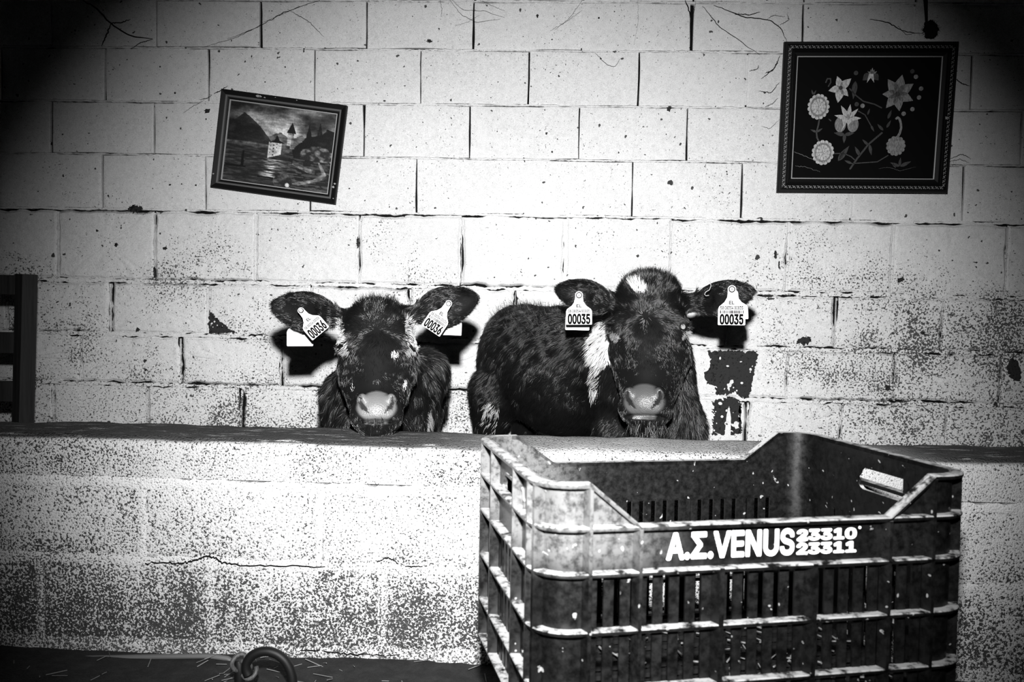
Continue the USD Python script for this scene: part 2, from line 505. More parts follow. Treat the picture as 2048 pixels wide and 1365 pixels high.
obj('capping', capping(), M['capping'], wf, smooth=40)
zA = at(600, 976, FY)[2]
zB = at(600, 1133, FY)[2]
zC = at(600, 1304, FY)[2]
seamA = [at(x, 1050, FY)[0] for x in (285, 650)]
seamB = [at(x, 1210, FY)[0] for x in (80, 440, 812)]
seamA = [seamA[0] + 0.384 * i for i in range(-5, 9)]
seamB = [seamB[0] + 0.376 * i for i in range(-4, 10)]
fstrips = []
for r_, (xs, zt, zb_) in enumerate(((seamA, zA, zB), (seamB, zB, zC))):
    for i in range(len(xs) - 1):
        obj('block', block_mesh(xs[i] + 0.006, xs[i + 1] - 0.006, zb_ + 0.006, zt - 0.006, FY + rng.normal(0.001, 0.001), 0.062, 0.005, 0.003, 0.002, 900 + r_ * 50 + i), M['concrete'], wf, smooth=35)
        fstrips.append(ragged_strip(zb_, zt, xs[i], 0.009, FY + 0.0012, 0.003, 0.006, 0.006, 0.001, 700 + r_ * 40 + i, True, 0.02))
    fstrips.append(ragged_strip(-2.9, 3.2, zt, 0.010, FY + 0.001, 0.003, 0.006, 0.008, 0.002, 60 + r_, False, 0.02))
fstrips.append(ragged_strip(-2.9, 3.2, zC - 0.004, 0.016, FY + 0.0005, 0.006, 0.006, 0.010, 0.003, 66, False, 0.02))
obj('mortar', cat(fstrips), M['mortar_light'], wf, smooth=30, kind='stuff')
obj('footing', boxm((0.1, FY + 0.05, (zC - 0.02) / 2 - 0.03), (6.1, 0.1, zC - 0.02 + 0.06)), M['dirt'], wf)

# ------------------------------------------------------------------ the crate
PU = 0.0205
CW, CD, CR = 2 * 14.2 * PU, 0.409, 0.05
CZB = 0.272
ZT, ZR = 0.5828 - CZB, [0.5319 - CZB, 0.4781 - CZB, 0.4101 - CZB, 0.3409 - CZB, 0.012]
ZQ = ZR[0] + 0.006
SKIN, TH = 0.013, 0.0035
FA, FD, QA = CW - 2 * CR, CD - 2 * CR, math.pi / 2 * CR
PER = 2 * FA + 2 * FD + 4 * QA


def station(s):
    """outer outline of the crate: position and outward normal; s = 0 at the middle of the front, running to the right"""
    s = (s + FA / 2) % PER
    segs = [('f', FA), ('c', QA), ('r', FD), ('c2', QA), ('b', FA), ('c3', QA), ('l', FD), ('c4', QA)]
    for nme, ln in segs:
        if s <= ln + 1e-12:
            break
        s -= ln
    a, b, r = CW / 2, CD / 2, CR
    if nme == 'f':
        return np.array([-a + r + s, -b]), np.array([0, -1.0])
    if nme == 'r':
        return np.array([a, -b + r + s]), np.array([1.0, 0])
    if nme == 'b':
        return np.array([a - r - s, b]), np.array([0, 1.0])
    if nme == 'l':
        return np.array([-a, b - r - s]), np.array([-1.0, 0])
    cx, cy, a0 = {'c': (a - r, -b + r, -90), 'c2': (a - r, b - r, 0), 'c3': (-a + r, b - r, 90), 'c4': (-a + r, -b + r, 180)}[nme]
    t = math.radians(a0) + s / r
    n = np.array([math.cos(t), math.sin(t)])
    return np.array([cx, cy]) + r * n, n


S_R = FA / 2 + QA
S_B = S_R + FD + QA
S_L = S_B + FA + QA
S_END = S_L + FD + QA
BC = S_B + FA / 2     # middle of the back


def ztop(s):
    s = (s + FA / 2) % PER - FA / 2
    for c, zl in ((0.0, ZR[0]), (BC, ZQ)):
        u = abs(s - c) / PU
        if u < 8:
            return zl
        if u < 11:
            return zl + (ZT - zl) * (u - 8) / 3
    return ZT


def sweep(ss, section, closed=False):
    """ss: stations along the outline; section(s) -> [(inset, z), ...] going round the profile"""
    v = []
    for s in ss:
        p, n = station(s)
        for ins, z in section(s):
            q = p - n * ins
            v.append((q[0], q[1], z))
    m = len(section(ss[0]))
    n_ = len(ss)
    v = np.array(v)
    f = []
    for i in range(n_ if closed else n_ - 1):
        a, b = i * m, ((i + 1) % n_) * m
        for j in range(m):
            jn = (j + 1) % m
            f.append((a + j, b + j, b + jn, a + jn))
    mesh = tri(v, f)
    if not closed:
        caps = []
        for k in range(1, m - 1):
            caps.append((0, k, k + 1))
            e = (n_ - 1) * m
            caps.append((e, e + k + 1, e + k))
        mesh = trimesh.Trimesh(mesh.vertices, np.vstack([mesh.faces, caps]), process=False)
    mesh.fix_normals()
    return mesh


def srange(a, b, step=0.012, extra=()):
    n = max(2, int((b - a) / step) + 1)
    return np.array(sorted(set(np.round(np.r_[np.linspace(a, b, n), [e for e in extra if a < e < b]], 6))))


def ribbon(a, b, zlo, zhi, ins=SKIN, th=TH, step=0.012, extra=()):
    lo = zlo if callable(zlo) else (lambda s: zlo)
    hi = zhi if callable(zhi) else (lambda s: zhi)
    return sweep(srange(a, b, step, extra), lambda s: [(ins, lo(s)), (ins, hi(s)), (ins + th, hi(s)), (ins + th, lo(s))])


def flange(a, b, zf, depth=SKIN, th=0.0055, inner=0.001, step=0.010, extra=(), closed=False):
    z = zf if callable(zf) else (lambda s: zf)
    ss = srange(a, b, step, extra)
    if closed:
        ss = ss[:-1]
    return sweep(ss, lambda s: [(SKIN + inner, z(s) - th), (0.0012, z(s) - th), (0.0, z(s) - th * 0.7), (0.0, z(s) - th * 0.25), (0.0015, z(s)), (SKIN + inner, z(s))], closed)


def rib(s, z0, z1, w=0.005, base=0.011, out=0.0):
    p, n = station(s)
    t = np.array([-n[1], n[0]])
    a = p - n * out
    b = p - n * (SKIN + 0.0005)
    v = []
    for z in (z0, z1):
        for q in (b - t * base / 2, a - t * w / 2, a + t * w / 2, b + t * base / 2):
            v.append((q[0], q[1], z))
    f = [(0, 1, 5, 4), (1, 2, 6, 5), (2, 3, 7, 6), (3, 0, 4, 7), (0, 3, 2, 1), (4, 5, 6, 7)]
    m = tri(np.array(v), f)
    m.fix_normals()
    return m


KN = [c + k * PU for c in (0, BC) for k in (-11, -8, 8, 11)]


def build_crate(name, label, grp, mat):
    t = thing(name, label, 'crate', grp, None, mat=mat)
    P = M['plastic']
    # upper band with the two hand holes
    hw, hz, hh = 0.062, 0.264, 0.0165
    for c in (S_R + FD / 2 - 0.028, S_L + FD / 2 + 0.028):
        mid = S_R + FD / 2 if c < S_B else S_L + FD / 2
        xs = [c + d for d in np.linspace(-hw, hw, 25)]

        def half(s, c=c):
            d = abs(s - c) - (hw - hh)
            return hh if d < 0 else math.sqrt(max(hh * hh - d * d, 1e-9))
        lo = mid - FD / 2 - QA
        hi = mid + FD / 2 + QA
        obj('side_band', cat([ribbon(lo, c - hw, ZR[1] - 0.003, ZT, extra=KN), ribbon(c + hw, hi, ZR[1] - 0.003, ZT, extra=KN),
                              ribbon(c - hw, c + hw, ZR[1] - 0.003, lambda s: hz - half(s), step=0.004), ribbon(c - hw, c + hw, lambda s: hz + half(s), ZT, step=0.004)]), P, t, smooth=35)
        obj('handle_rim', cat([sweep(np.linspace(c - hw - 0.004, c + hw + 0.004, 31), lambda s, sg=sg: [(SKIN - 0.0025, hz + sg * (half(s) + 0.000)), (SKIN - 0.0025, hz + sg * (half(s) + 0.004)), (SKIN, hz + sg * (half(s) + 0.004)), (SKIN, hz + sg * half(s))]) for sg in (-1, 1)]), P, t, smooth=35)
    for c, nm in ((0.0, 'front_band'), (BC, 'back_band')):
        obj(nm, ribbon(c - FA / 2, c + FA / 2, ZR[1] - 0.003, ztop, extra=KN), P, t, smooth=35)
    # solid corners and floor-side skirting below
    for c in (0.0, BC):
        for sg in (-1, 1):
            a, b = sorted((c + sg * 11 * PU, c + sg * (FA / 2 + QA + 0.055)))
            obj('corner_panel', ribbon(a, b, 0.0, ZR[1] - 0.003, step=0.006), P, t, smooth=35)
    # rows of slats, front and back, then the two ends
    gap = {1: 0.30, 2: 0.30, 3: 0.30}
    for c in (0.0, BC):
        k = 0
        for row in (1, 2, 3):
            z1, z0 = ZR[row], ZR[row + 1]
            for i in range(22):
                u0 = (-11 + i) * PU
                sl = ribbon(c + u0 + 0.0, c + u0 + PU * 0.60, z0 - 0.003, z1 - 0.003, step=0.02)
                obj('slat', sl, P, t, smooth=35)
    for c in (S_R + FD / 2, S_L + FD / 2):
        w = FD / 2 - 0.055
        n = 9
        for row in (1, 2, 3):
            for i in range(n):
                a = c - w + 2 * w * i / n
                obj('slat', ribbon(a, a + 2 * w / n * 0.64, ZR[row + 1] - 0.003, ZR[row] - 0.003, step=0.02), P, t, smooth=35)
    # horizontal ridges right round, and the lip along the top
    for z in ZR[1:]:
        obj('ridge', flange(-FA / 2, PER - FA / 2, z, closed=True), P, t, smooth=35)
    for c in (S_R + FD / 2, S_L + FD / 2):
        obj('ridge', flange(c - FD / 2 - QA - 11.8 * PU + 8 * PU, c + FD / 2 + QA + 11.8 * PU - 8 * PU, ZR[0]), P, t, smooth=35)
    obj('rim', flange(-FA / 2, PER - FA / 2, ztop, closed=True, th=0.006, inner=TH, extra=KN), P, t, smooth=35)
    # upright ribs
    for c in (0.0, BC):
        for k in (-11, -8, -3, 3, 8, 11):
            zt = (ZT if abs(k) == 11 else ZR[0]) - 0.005
            zt = ZR[1] if abs(k) == 3 else zt
            obj('rib', rib(c + k * PU, 0.002, zt, 0.004 if abs(k) != 3 else 0.006, 0.013 if abs(k) != 3 else 0.016), P, t)
    for c in (S_R + FD / 2, S_L + FD / 2):
        for k in (-0.5, -0.24, 0.24, 0.5):
            obj('rib', rib(c + k * FD, 0.002, ZT - 0.005, 0.004, 0.010), P, t)
    for s in (FA / 2 + QA * 0.75, S_B - QA * 0.75, S_B + FA + QA * 0.75, PER - FA / 2 - QA * 0.75):
        obj('rib', rib(s, 0.002, ZT - 0.005, 0.004, 0.008), P, t)
    # slatted bottom
    a, b = CW / 2 - 0.02, CD / 2 - 0.02
    bars = [boxm((0, y, 0.010), (2 * a, 0.012, 0.006)) for y in np.linspace(-b, b, 13)] + [boxm((x, 0, 0.006), (0.012, 2 * b, 0.006)) for x in np.linspace(-a, a, 17)]
    obj('bottom', cat(bars), M['dull_plastic'], t)
    return t


def fat_text(s, height, grow, width=None):
    m = meshkit.text_mesh(s, height, 0.001, bold=True)
    tn = m.face_normals[:, 2] > 0.9
    pl = union_all([Polygon(m.vertices[f][:, :2]) for f in m.faces[tn]]).buffer(grow).buffer(0.0006).buffer(-0.0006)
    x0, y0, x1, y1 = pl.bounds
    pl = affinity.translate(pl, -x0, -y0)
    if width:
        pl = affinity.scale(pl, width / (x1 - x0), height / (y1 - y0), origin=(0, 0))
    return pl


TH_C, TXC, TYC = 0.25522, -0.00343, -0.02234
cu = np.array([math.cos(TH_C), math.sin(TH_C), TXC])
cv = np.array([-math.sin(TH_C), math.cos(TH_C), TYC])
ex = unit(cu)
ey = unit(cv - ex * (cv @ ex))
ez = np.cross(ex, ey)
ex_c, ey_c, ez_c = ex, ey, ez
CO = np.array([0.27159, 1.05043, CZB]) + cv * CD / 2
crate = build_crate('plastic_crate', 'dirty plastic harvest crate with white lettering, standing in front of the low wall', None, frame_mat(CO, ex, ey, ez))
lw = CZB / 1.0
# lettering on the front band
pl = union_all([affinity.translate(fat_text('A.Σ.VENUS', 0.0335, 0.0009, 8.15 * PU), -6.25 * PU, ZR[0] - 0.0455),
                affinity.translate(fat_text('23310', 0.0145, 0.0008, 4.0 * PU), 2.05 * PU, ZR[0] - 0.0285),
                affinity.translate(fat_text('23311', 0.0145, 0.0008, 4.0 * PU), 2.05 * PU, ZR[0] - 0.0455),
                affinity.translate(Point(0, 0).buffer(0.0018), 6.25 * PU, ZR[0] - 0.0145)])
tm = extrude(pl, 0.0006)
tv = np.array(tm.vertices)
tm = trimesh.Trimesh(np.c_[tv[:, 0], -CD / 2 + SKIN + 0.0001 - tv[:, 2], tv[:, 1]], tm.faces, process=False)
obj('lettering', tm, M['white_print'], crate, label='white painted lettering A.Σ.VENUS 23310 23311')
sup = thing('concrete_block', 'grey concrete block set on the floor underneath the plastic crate', 'block', mat=frame_mat(CO - ez * 0.0015, ex, ey, ez))
obj('block_body', extrude(affinity.scale(sbox(-0.20, -0.11, 0.20, 0.11).buffer(0.004), 1, 1), 0.262 - GROUND).apply_translation((0, 0, -0.262 + GROUND)), M['concrete'], sup)

# ------------------------------------------------------------------ calves
def surface_nets(xs, ys, zs, phi):
    """smooth closed surface phi = 0 on a rectilinear grid"""
    nx, ny, nz = phi.shape
    ins = phi < 0
    c = np.zeros((nx - 1, ny - 1, nz - 1), np.int8)
    for i in (0, 1):
        for j in (0, 1):
            for k in (0, 1):
                c += ins[i:nx - 1 + i, j:ny - 1 + j, k:nz - 1 + k]
    act = np.argwhere((c > 0) & (c < 8))
    idx = np.full((nx - 1, ny - 1, nz - 1), -1, np.int64)
    idx[tuple(act.T)] = np.arange(len(act))
    acc = np.zeros((len(act), 3))
    cnt = np.zeros(len(act))
    A = (xs, ys, zs)
    corners = [(i, j, k) for i in (0, 1) for j in (0, 1) for k in (0, 1)]
    for a in corners:
        for ax in range(3):
            if a[ax]:
                continue
            b = list(a)
            b[ax] = 1
            pa = phi[act[:, 0] + a[0], act[:, 1] + a[1], act[:, 2] + a[2]]
            pb = phi[act[:, 0] + b[0], act[:, 1] + b[1], act[:, 2] + b[2]]
            m = (pa < 0) != (pb < 0)
            t = np.where(m, pa / np.where(m, pa - pb, 1), 0)
            P = np.stack([A[d][act[:, d] + a[d]] for d in range(3)], 1)
            P[:, ax] += t * (A[ax][act[:, ax] + 1] - A[ax][act[:, ax]])
            acc[m] += P[m]
            cnt[m] += 1
    v = acc / cnt[:, None]
    quads = []
    for ax in range(3):
        o1, o2 = [(1, 2), (2, 0), (0, 1)][ax]
        sl0, sl1 = [slice(None)] * 3, [slice(None)] * 3
        sl0[ax], sl1[ax] = slice(0, -1), slice(1, None)
        e = np.argwhere(ins[tuple(sl0)] != ins[tuple(sl1)])
        ok = (e[:, o1] > 0) & (e[:, o2] > 0) & (e[:, o1] < phi.shape[o1] - 1) & (e[:, o2] < phi.shape[o2] - 1)
        e = e[ok]
        q = []
        for d1, d2 in ((-1, -1), (0, -1), (0, 0), (-1, 0)):
            g = e.copy()
            g[:, o1] += d1
            g[:, o2] += d2
            q.append(idx[tuple(g.T)])
        q = np.stack(q, 1)
        flip = ~ins[tuple(e.T)]
        q[flip] = q[flip][:, ::-1]
        quads.append(q)
    q = np.vstack(quads)
    f = np.vstack([q[:, [0, 1, 2]], q[:, [0, 2, 3]]])
    return trimesh.Trimesh(v, f, process=False)


def relax(m, n):
    """a light smoothing that keeps volume"""
    e = m.edges_unique
    i, j = np.r_[e[:, 0], e[:, 1]], np.r_[e[:, 1], e[:, 0]]
    W = coo_matrix((np.ones(len(i)), (i, j)), shape=(len(m.vertices),) * 2).tocsr()
    dg = np.maximum(np.asarray(W.sum(1)).ravel(), 1)[:, None]
    v = np.array(m.vertices)
    for _ in range(n):
        for f in (0.5, -0.52):
            v = v + f * ((W @ v) / dg - v)
    m.vertices = v


class Field:
    def __init__(self, xs, ys, zs):
        self.A = (xs, ys, zs)
        self.phi = np.full((len(xs), len(ys), len(zs)), 0.5, np.float32)

    def sub(self, lo, hi):
        s = []
        for d in range(3):
            a = np.searchsorted(self.A[d], lo[d])
            b = np.searchsorted(self.A[d], hi[d])
            if b <= a:
                return None, None
            s.append(slice(a, b))
        return tuple(s), np.meshgrid(*[self.A[d][s[d]].astype(np.float32) for d in range(3)], indexing='ij')

    def put(self, sl, d, k, op):
        p = self.phi[sl]
        if op < 0:
            d = -d
            h = np.clip(0.5 - 0.5 * (p - d) / k, 0, 1)
            self.phi[sl] = p + (d - p) * h + k * h * (1 - h)
        else:
            h = np.clip(0.5 + 0.5 * (d - p) / k, 0, 1)
            self.phi[sl] = d + (p - d) * h - k * h * (1 - h)

    @staticmethod
    def ell_d(G, c, ax, r):
        q = [sum((G[d] - c[d]) * ax[i][d] for d in range(3)) for i in range(3)]
        k0 = np.sqrt(sum((q[i] / r[i]) ** 2 for i in range(3)))
        k1 = np.sqrt(sum((q[i] / (r[i] * r[i])) ** 2 for i in range(3)))
        return k0 * (k0 - 1) / np.maximum(k1, 1e-6)

    def ell(self, c, r, ax=np.eye(3), k=0.02, op=1):
        r = np.broadcast_to(r, (3,)).astype(float)
        R = max(r) + k * 1.5 + 0.02
        c = np.asarray(c, float)
        sl, G = self.sub(c - R, c + R)
        if sl:
            self.put(sl, self.ell_d(G, c, ax, r), k, op)

    def cone(self, a, b, ra, rb, k=0.02, op=1):
        a, b = np.asarray(a, float), np.asarray(b, float)
        R = max(ra, rb) + k * 1.5 + 0.02
        sl, G = self.sub(np.minimum(a, b) - R, np.maximum(a, b) + R)
        if sl:
            ab = b - a
            t = np.clip(sum((G[d] - a[d]) * ab[d] for d in range(3)) / (ab @ ab), 0, 1)
            dd = np.sqrt(sum((G[d] - a[d] - t * ab[d]) ** 2 for d in range(3))) - (ra + (rb - ra) * t)
            self.put(sl, dd, k, op)

    def shell(self, c, r, ax, off, k=0.012):
        """a hollow leaf: an ellipsoid with an ellipsoid taken out of its open side"""
        c = np.asarray(c, float)
        r = np.asarray(r, float)
        R = max(r) + 0.03
        sl, G = self.sub(c - R, c + R)
        q0 = sum((G[d] - c[d]) * ax[0][d] for d in range(3)) / r[0]
        q1 = sum((G[d] - c[d]) * ax[1][d] for d in range(3))
        sc = 1 / np.clip(1 - 0.16 * q0 - 0.16 * q0 ** 2, 0.45, 2) - 1
        G = [G[d] + q1 * sc * ax[1][d] for d in range(3)]
        d1 = self.ell_d(G, c, ax, r)
        d2 = self.ell_d(G, c + off, ax, r * np.array([0.92, 0.88, 0.95]))
        self.put(sl, np.maximum(d1, -d2), k, 1)


def axis_grid(lo, hi, flo, fhi, fine, coarse):
    a = np.arange(lo, flo, coarse)
    b = np.arange(flo, fhi, fine)
    c = np.arange(fhi, hi + coarse, coarse)
    g = np.r_[a, b, c]
    return g[np.r_[True, np.diff(g) > 1e-4]]


class Head:
    def __init__(self, poll, lip, yaw_deg=0.0, eyey=.118):
        self.eyey = eyey
        self.o = poll
        d = lip - poll
        self.s = np.linalg.norm(d) / 0.335
        self.ey = unit(d)
        c = unit(EYE - poll)
        ez = unit(c - self.ey * (c @ self.ey))
        ex = unit(RIGHT - self.ey * (RIGHT @ self.ey) - ez * (RIGHT @ ez))
        a = math.radians(yaw_deg)
        self.ez = unit(ez * math.cos(a) + ex * math.sin(a))
        self.ex = unit(ex * math.cos(a) - ez * math.sin(a))
        self.ax = np.array([self.ex, self.ey, self.ez])

    def w(self, x, y, z):
        return self.o + self.s * (x * self.ex + y * self.ey + z * self.ez)

    def local(self, p):
        return (p - self.o) @ self.ax.T / self.s


NOSTRIL = [((.0375, .283, .010), (.0290, .296, .014), .0060, .0068), ((.0290, .296, .014), (.0185, .308, .008), .0064, .0028), ((.0375, .283, .010), (.0350, .272, .009), .0058, .0028)]


def head_field(F, H, eye_open, pw):
    s = H.s
    E = lambda x, y, z, r, k=0.02, op=1, ax=None: F.ell(H.w(x, y, z), np.asarray(r) * s, H.ax if ax is None else ax, k * s, op)
    C = lambda a, b, ra, rb, k=0.02, op=1: F.cone(H.w(*a), H.w(*b), ra * s, rb * s, k * s, op)
    E(0, .052, -.078, (pw, .058, .070), .03)
    E(0, .022, -.070, (pw * .62, .034, .05), .03)
    E(0, .125, -.066, (.084, .085, .060), .03)
    for q in (-1, 1):
        E(q * .064, .106, -.055, (.026, .028, .030), .022)
        C((q * .046, .16, -.115), (q * .028, .262, -.082), .050, .034, .03)
        C((q * .056, .165, -.080), (q * .036, .24, -.06), .030, .024, .03)
        E(q * .030, .302, -.036, (.031, .033, .036), .016)
    C((0, .15, -.054), (0, .262, -.045), .050, .037, .03)
    C((0, .12, -.15), (0, .30, -.095), .062, .036, .03)
    E(0, .286, -.048, (.053, .046, .050), .02)
    E(0, .328, -.068, (.038, .022, .038), .015)
    E(0, .290, -.014, (.044, .035, .025), .008)
    E(0, .316, -.024, (.031, .010, .022), .010)
    for q in (-1, 1):
        E(q * .036, .272, .002, (.012, .014, .012), .010)
    for q in (-1, 1):
        # nostrils: a comma each, open at the outer side, a slit running down towards the middle
        for (ax_, ay_, az_), (bx_, by_, bz_), ra, rb in NOSTRIL:
            C((q * ax_, ay_, az_), (q * bx_, by_, bz_), ra, rb, .003, -1)
    E(0, .3225, -.018, (.047, .0030, .034), .004, -1)
    for q in (-1, 1):
        c = np.array([q * .070, H.eyey, -.060])
        E(*c, (.027, .024, .026), .010)
        F.ell(H.w(*(c + [q * .019, 0.002, .014])), np.array([.024, eye_open, .024]) * s, H.ax, .003 * s, -1)


def comb_fur(mesh, H, ears, body_dir, n, keep, length, lift, seed, whorl=(0, .105)):
    """roots, directions and lengths of hairs over the mesh"""
    r = np.random.default_rng(seed)
    fn, fc, fa = mesh.face_normals, mesh.triangles_center, mesh.area_faces
    w = fa * keep(fc, fn)
    ids = r.choice(len(fa), n, p=w / w.sum())
    u = r.random((n, 2))
    fl = u.sum(1) > 1
    u[fl] = 1 - u[fl]
    T = mesh.triangles[ids]
    root = T[:, 0] + (T[:, 1] - T[:, 0]) * u[:, :1] + (T[:, 2] - T[:, 0]) * u[:, 1:]
    vn = mesh.vertex_normals[mesh.faces[ids]]
    N = vn[:, 0] * (1 - u.sum(1))[:, None] + vn[:, 1] * u[:, :1] + vn[:, 2] * u[:, 1:]
    N /= np.linalg.norm(N, axis=1, keepdims=True) + 1e-9
    L = H.local(root)
    dx, dy = L[:, 0] - whorl[0], L[:, 1] - whorl[1]
    dirh = dx[:, None] * H.ex * 0.7 + dy[:, None] * H.ey + 0.012 * H.ey
    dirh /= np.linalg.norm(dirh, axis=1, keepdims=True) + 1e-9
    hw = np.clip((L[:, 2] + 0.17) / 0.05, 0, 1) * (L[:, 1] > -0.05) * (L[:, 1] < 0.40) * (np.abs(L[:, 0]) < 0.13)
    D = dirh * hw[:, None] + body_dir(root) * (1 - hw)[:, None]
    inear = np.zeros(n, bool)
    for b, t, e3 in ears:
        a = t - b
        q = (root - b) @ unit(a) / np.linalg.norm(a)
        dist = np.linalg.norm(root - b - np.clip(q, 0, 1)[:, None] * a, axis=1)
        m = (q > 0.05) & (q < 1.15) & (dist < 0.06)
        inear |= m
        rad = root - b - q[:, None] * a
        D[m] = unit(a) * 0.8 + rad[m] / 0.05 * 0.7
    ln, lf = length(root, L, inear), lift(root, L, inear)
    D = D - N * np.sum(D * N, 1)[:, None]
    D /= np.linalg.norm(D, axis=1, keepdims=True) + 1e-9
    # locks: neighbours lean together, and each hair strays a little
    cl = np.stack([meshkit.noise(root * 38, seed + i) for i in range(3)], 1) - 0.5
    cl2 = np.stack([meshkit.noise(root * 110, seed + 7 + i) for i in range(3)], 1) - 0.5
    D = D + cl * 1.1 + cl2 * 0.8 + r.normal(0, 0.13, (n, 3))
    D = D - N * np.sum(D * N, 1)[:, None] + N * lf[:, None]
    D /= np.linalg.norm(D, axis=1, keepdims=True) + 1e-9
    ln = ln * r.uniform(0.65, 1.2, n)
    t = np.linspace(0, 1, 4)
    droop = -N * 0.25 + np.array([0, 0, -0.12])
    P = root[:, None] - N[:, None] * 0.001 + ln[:, None, None] * (t[None, :, None] * D[:, None] + (t ** 2)[None, :, None] * droop[:, None] * np.minimum(1, lf * 1.5)[:, None, None])
    return root, L, P, inear


def to_px(p):
    d = p - EYE
    z = d @ FWD
    return np.stack([1024 + FPX * (d @ RIGHT) / z, 682.5 - FPX * (d @ UP) / z], -1)


def make_skin():
    g = Graph()
    a = g.n('attribute', 'color', attribute='coat')
    lum = g.n('rgb_to_bw', 'val', color=a)
    p = g.pos()
    cells = g.n('voronoi_texture', 'distance', vector=p, scale=420.0)
    wet = g.ss(lum, 0.015, 0.05)
    h = g.math('multiply', cells, wet)
    return g.done('calf_hide', base_color=a, roughness=g.mixf(wet, 0.75, 0.36), specular_ior_level=g.mixf(wet, 0.12, 0.5), normal=g.bump(h, 0.35, 0.0015))


M['hide'] = make_skin()
M['black_hair'] = flat('black_hair', 0.0042, 0.31, 0.75)
M['grey_hair'] = flat('grey_hair', 0.30, 0.5)
M['white_hair'] = flat('white_hair', 0.75, 0.5)
M['eye'] = flat('dark_eye', 0.01, 0.08, 0.6)
M['painted_eyeshine'] = flat('painted_eyeshine', 0.30, 0.2)  # highlight of the flash in the eye, put into the colour
M['hoof'] = flat('hoof', 0.03, 0.5)
FACE = 0.0


def ear(F, base, tip, height, face, k=0.014, width=None):
    a = tip - base
    ln = np.linalg.norm(a)
    e1 = a / ln
    e3 = unit(face - e1 * (face @ e1))
    e2 = np.cross(e3, e1)
    c = (base + tip) / 2
    F.shell(c, (ln * 0.53, height / 2, 0.028), np.array([e1, e2, e3]), e3 * 0.013, k)
    F.cone(base - e1 * 0.03 - e3 * 0.014, base + e1 * 0.04 - e3 * 0.014, 0.022, 0.012, 0.02)
    return (base, tip, e3)


def leg(F, hip, knee, fet, foot, r):
    F.cone(hip, knee, r[0], r[1], 0.03)
    F.cone(knee, fet, r[1], r[2], 0.015)
    F.cone(fet, foot, r[2], r[3], 0.012)


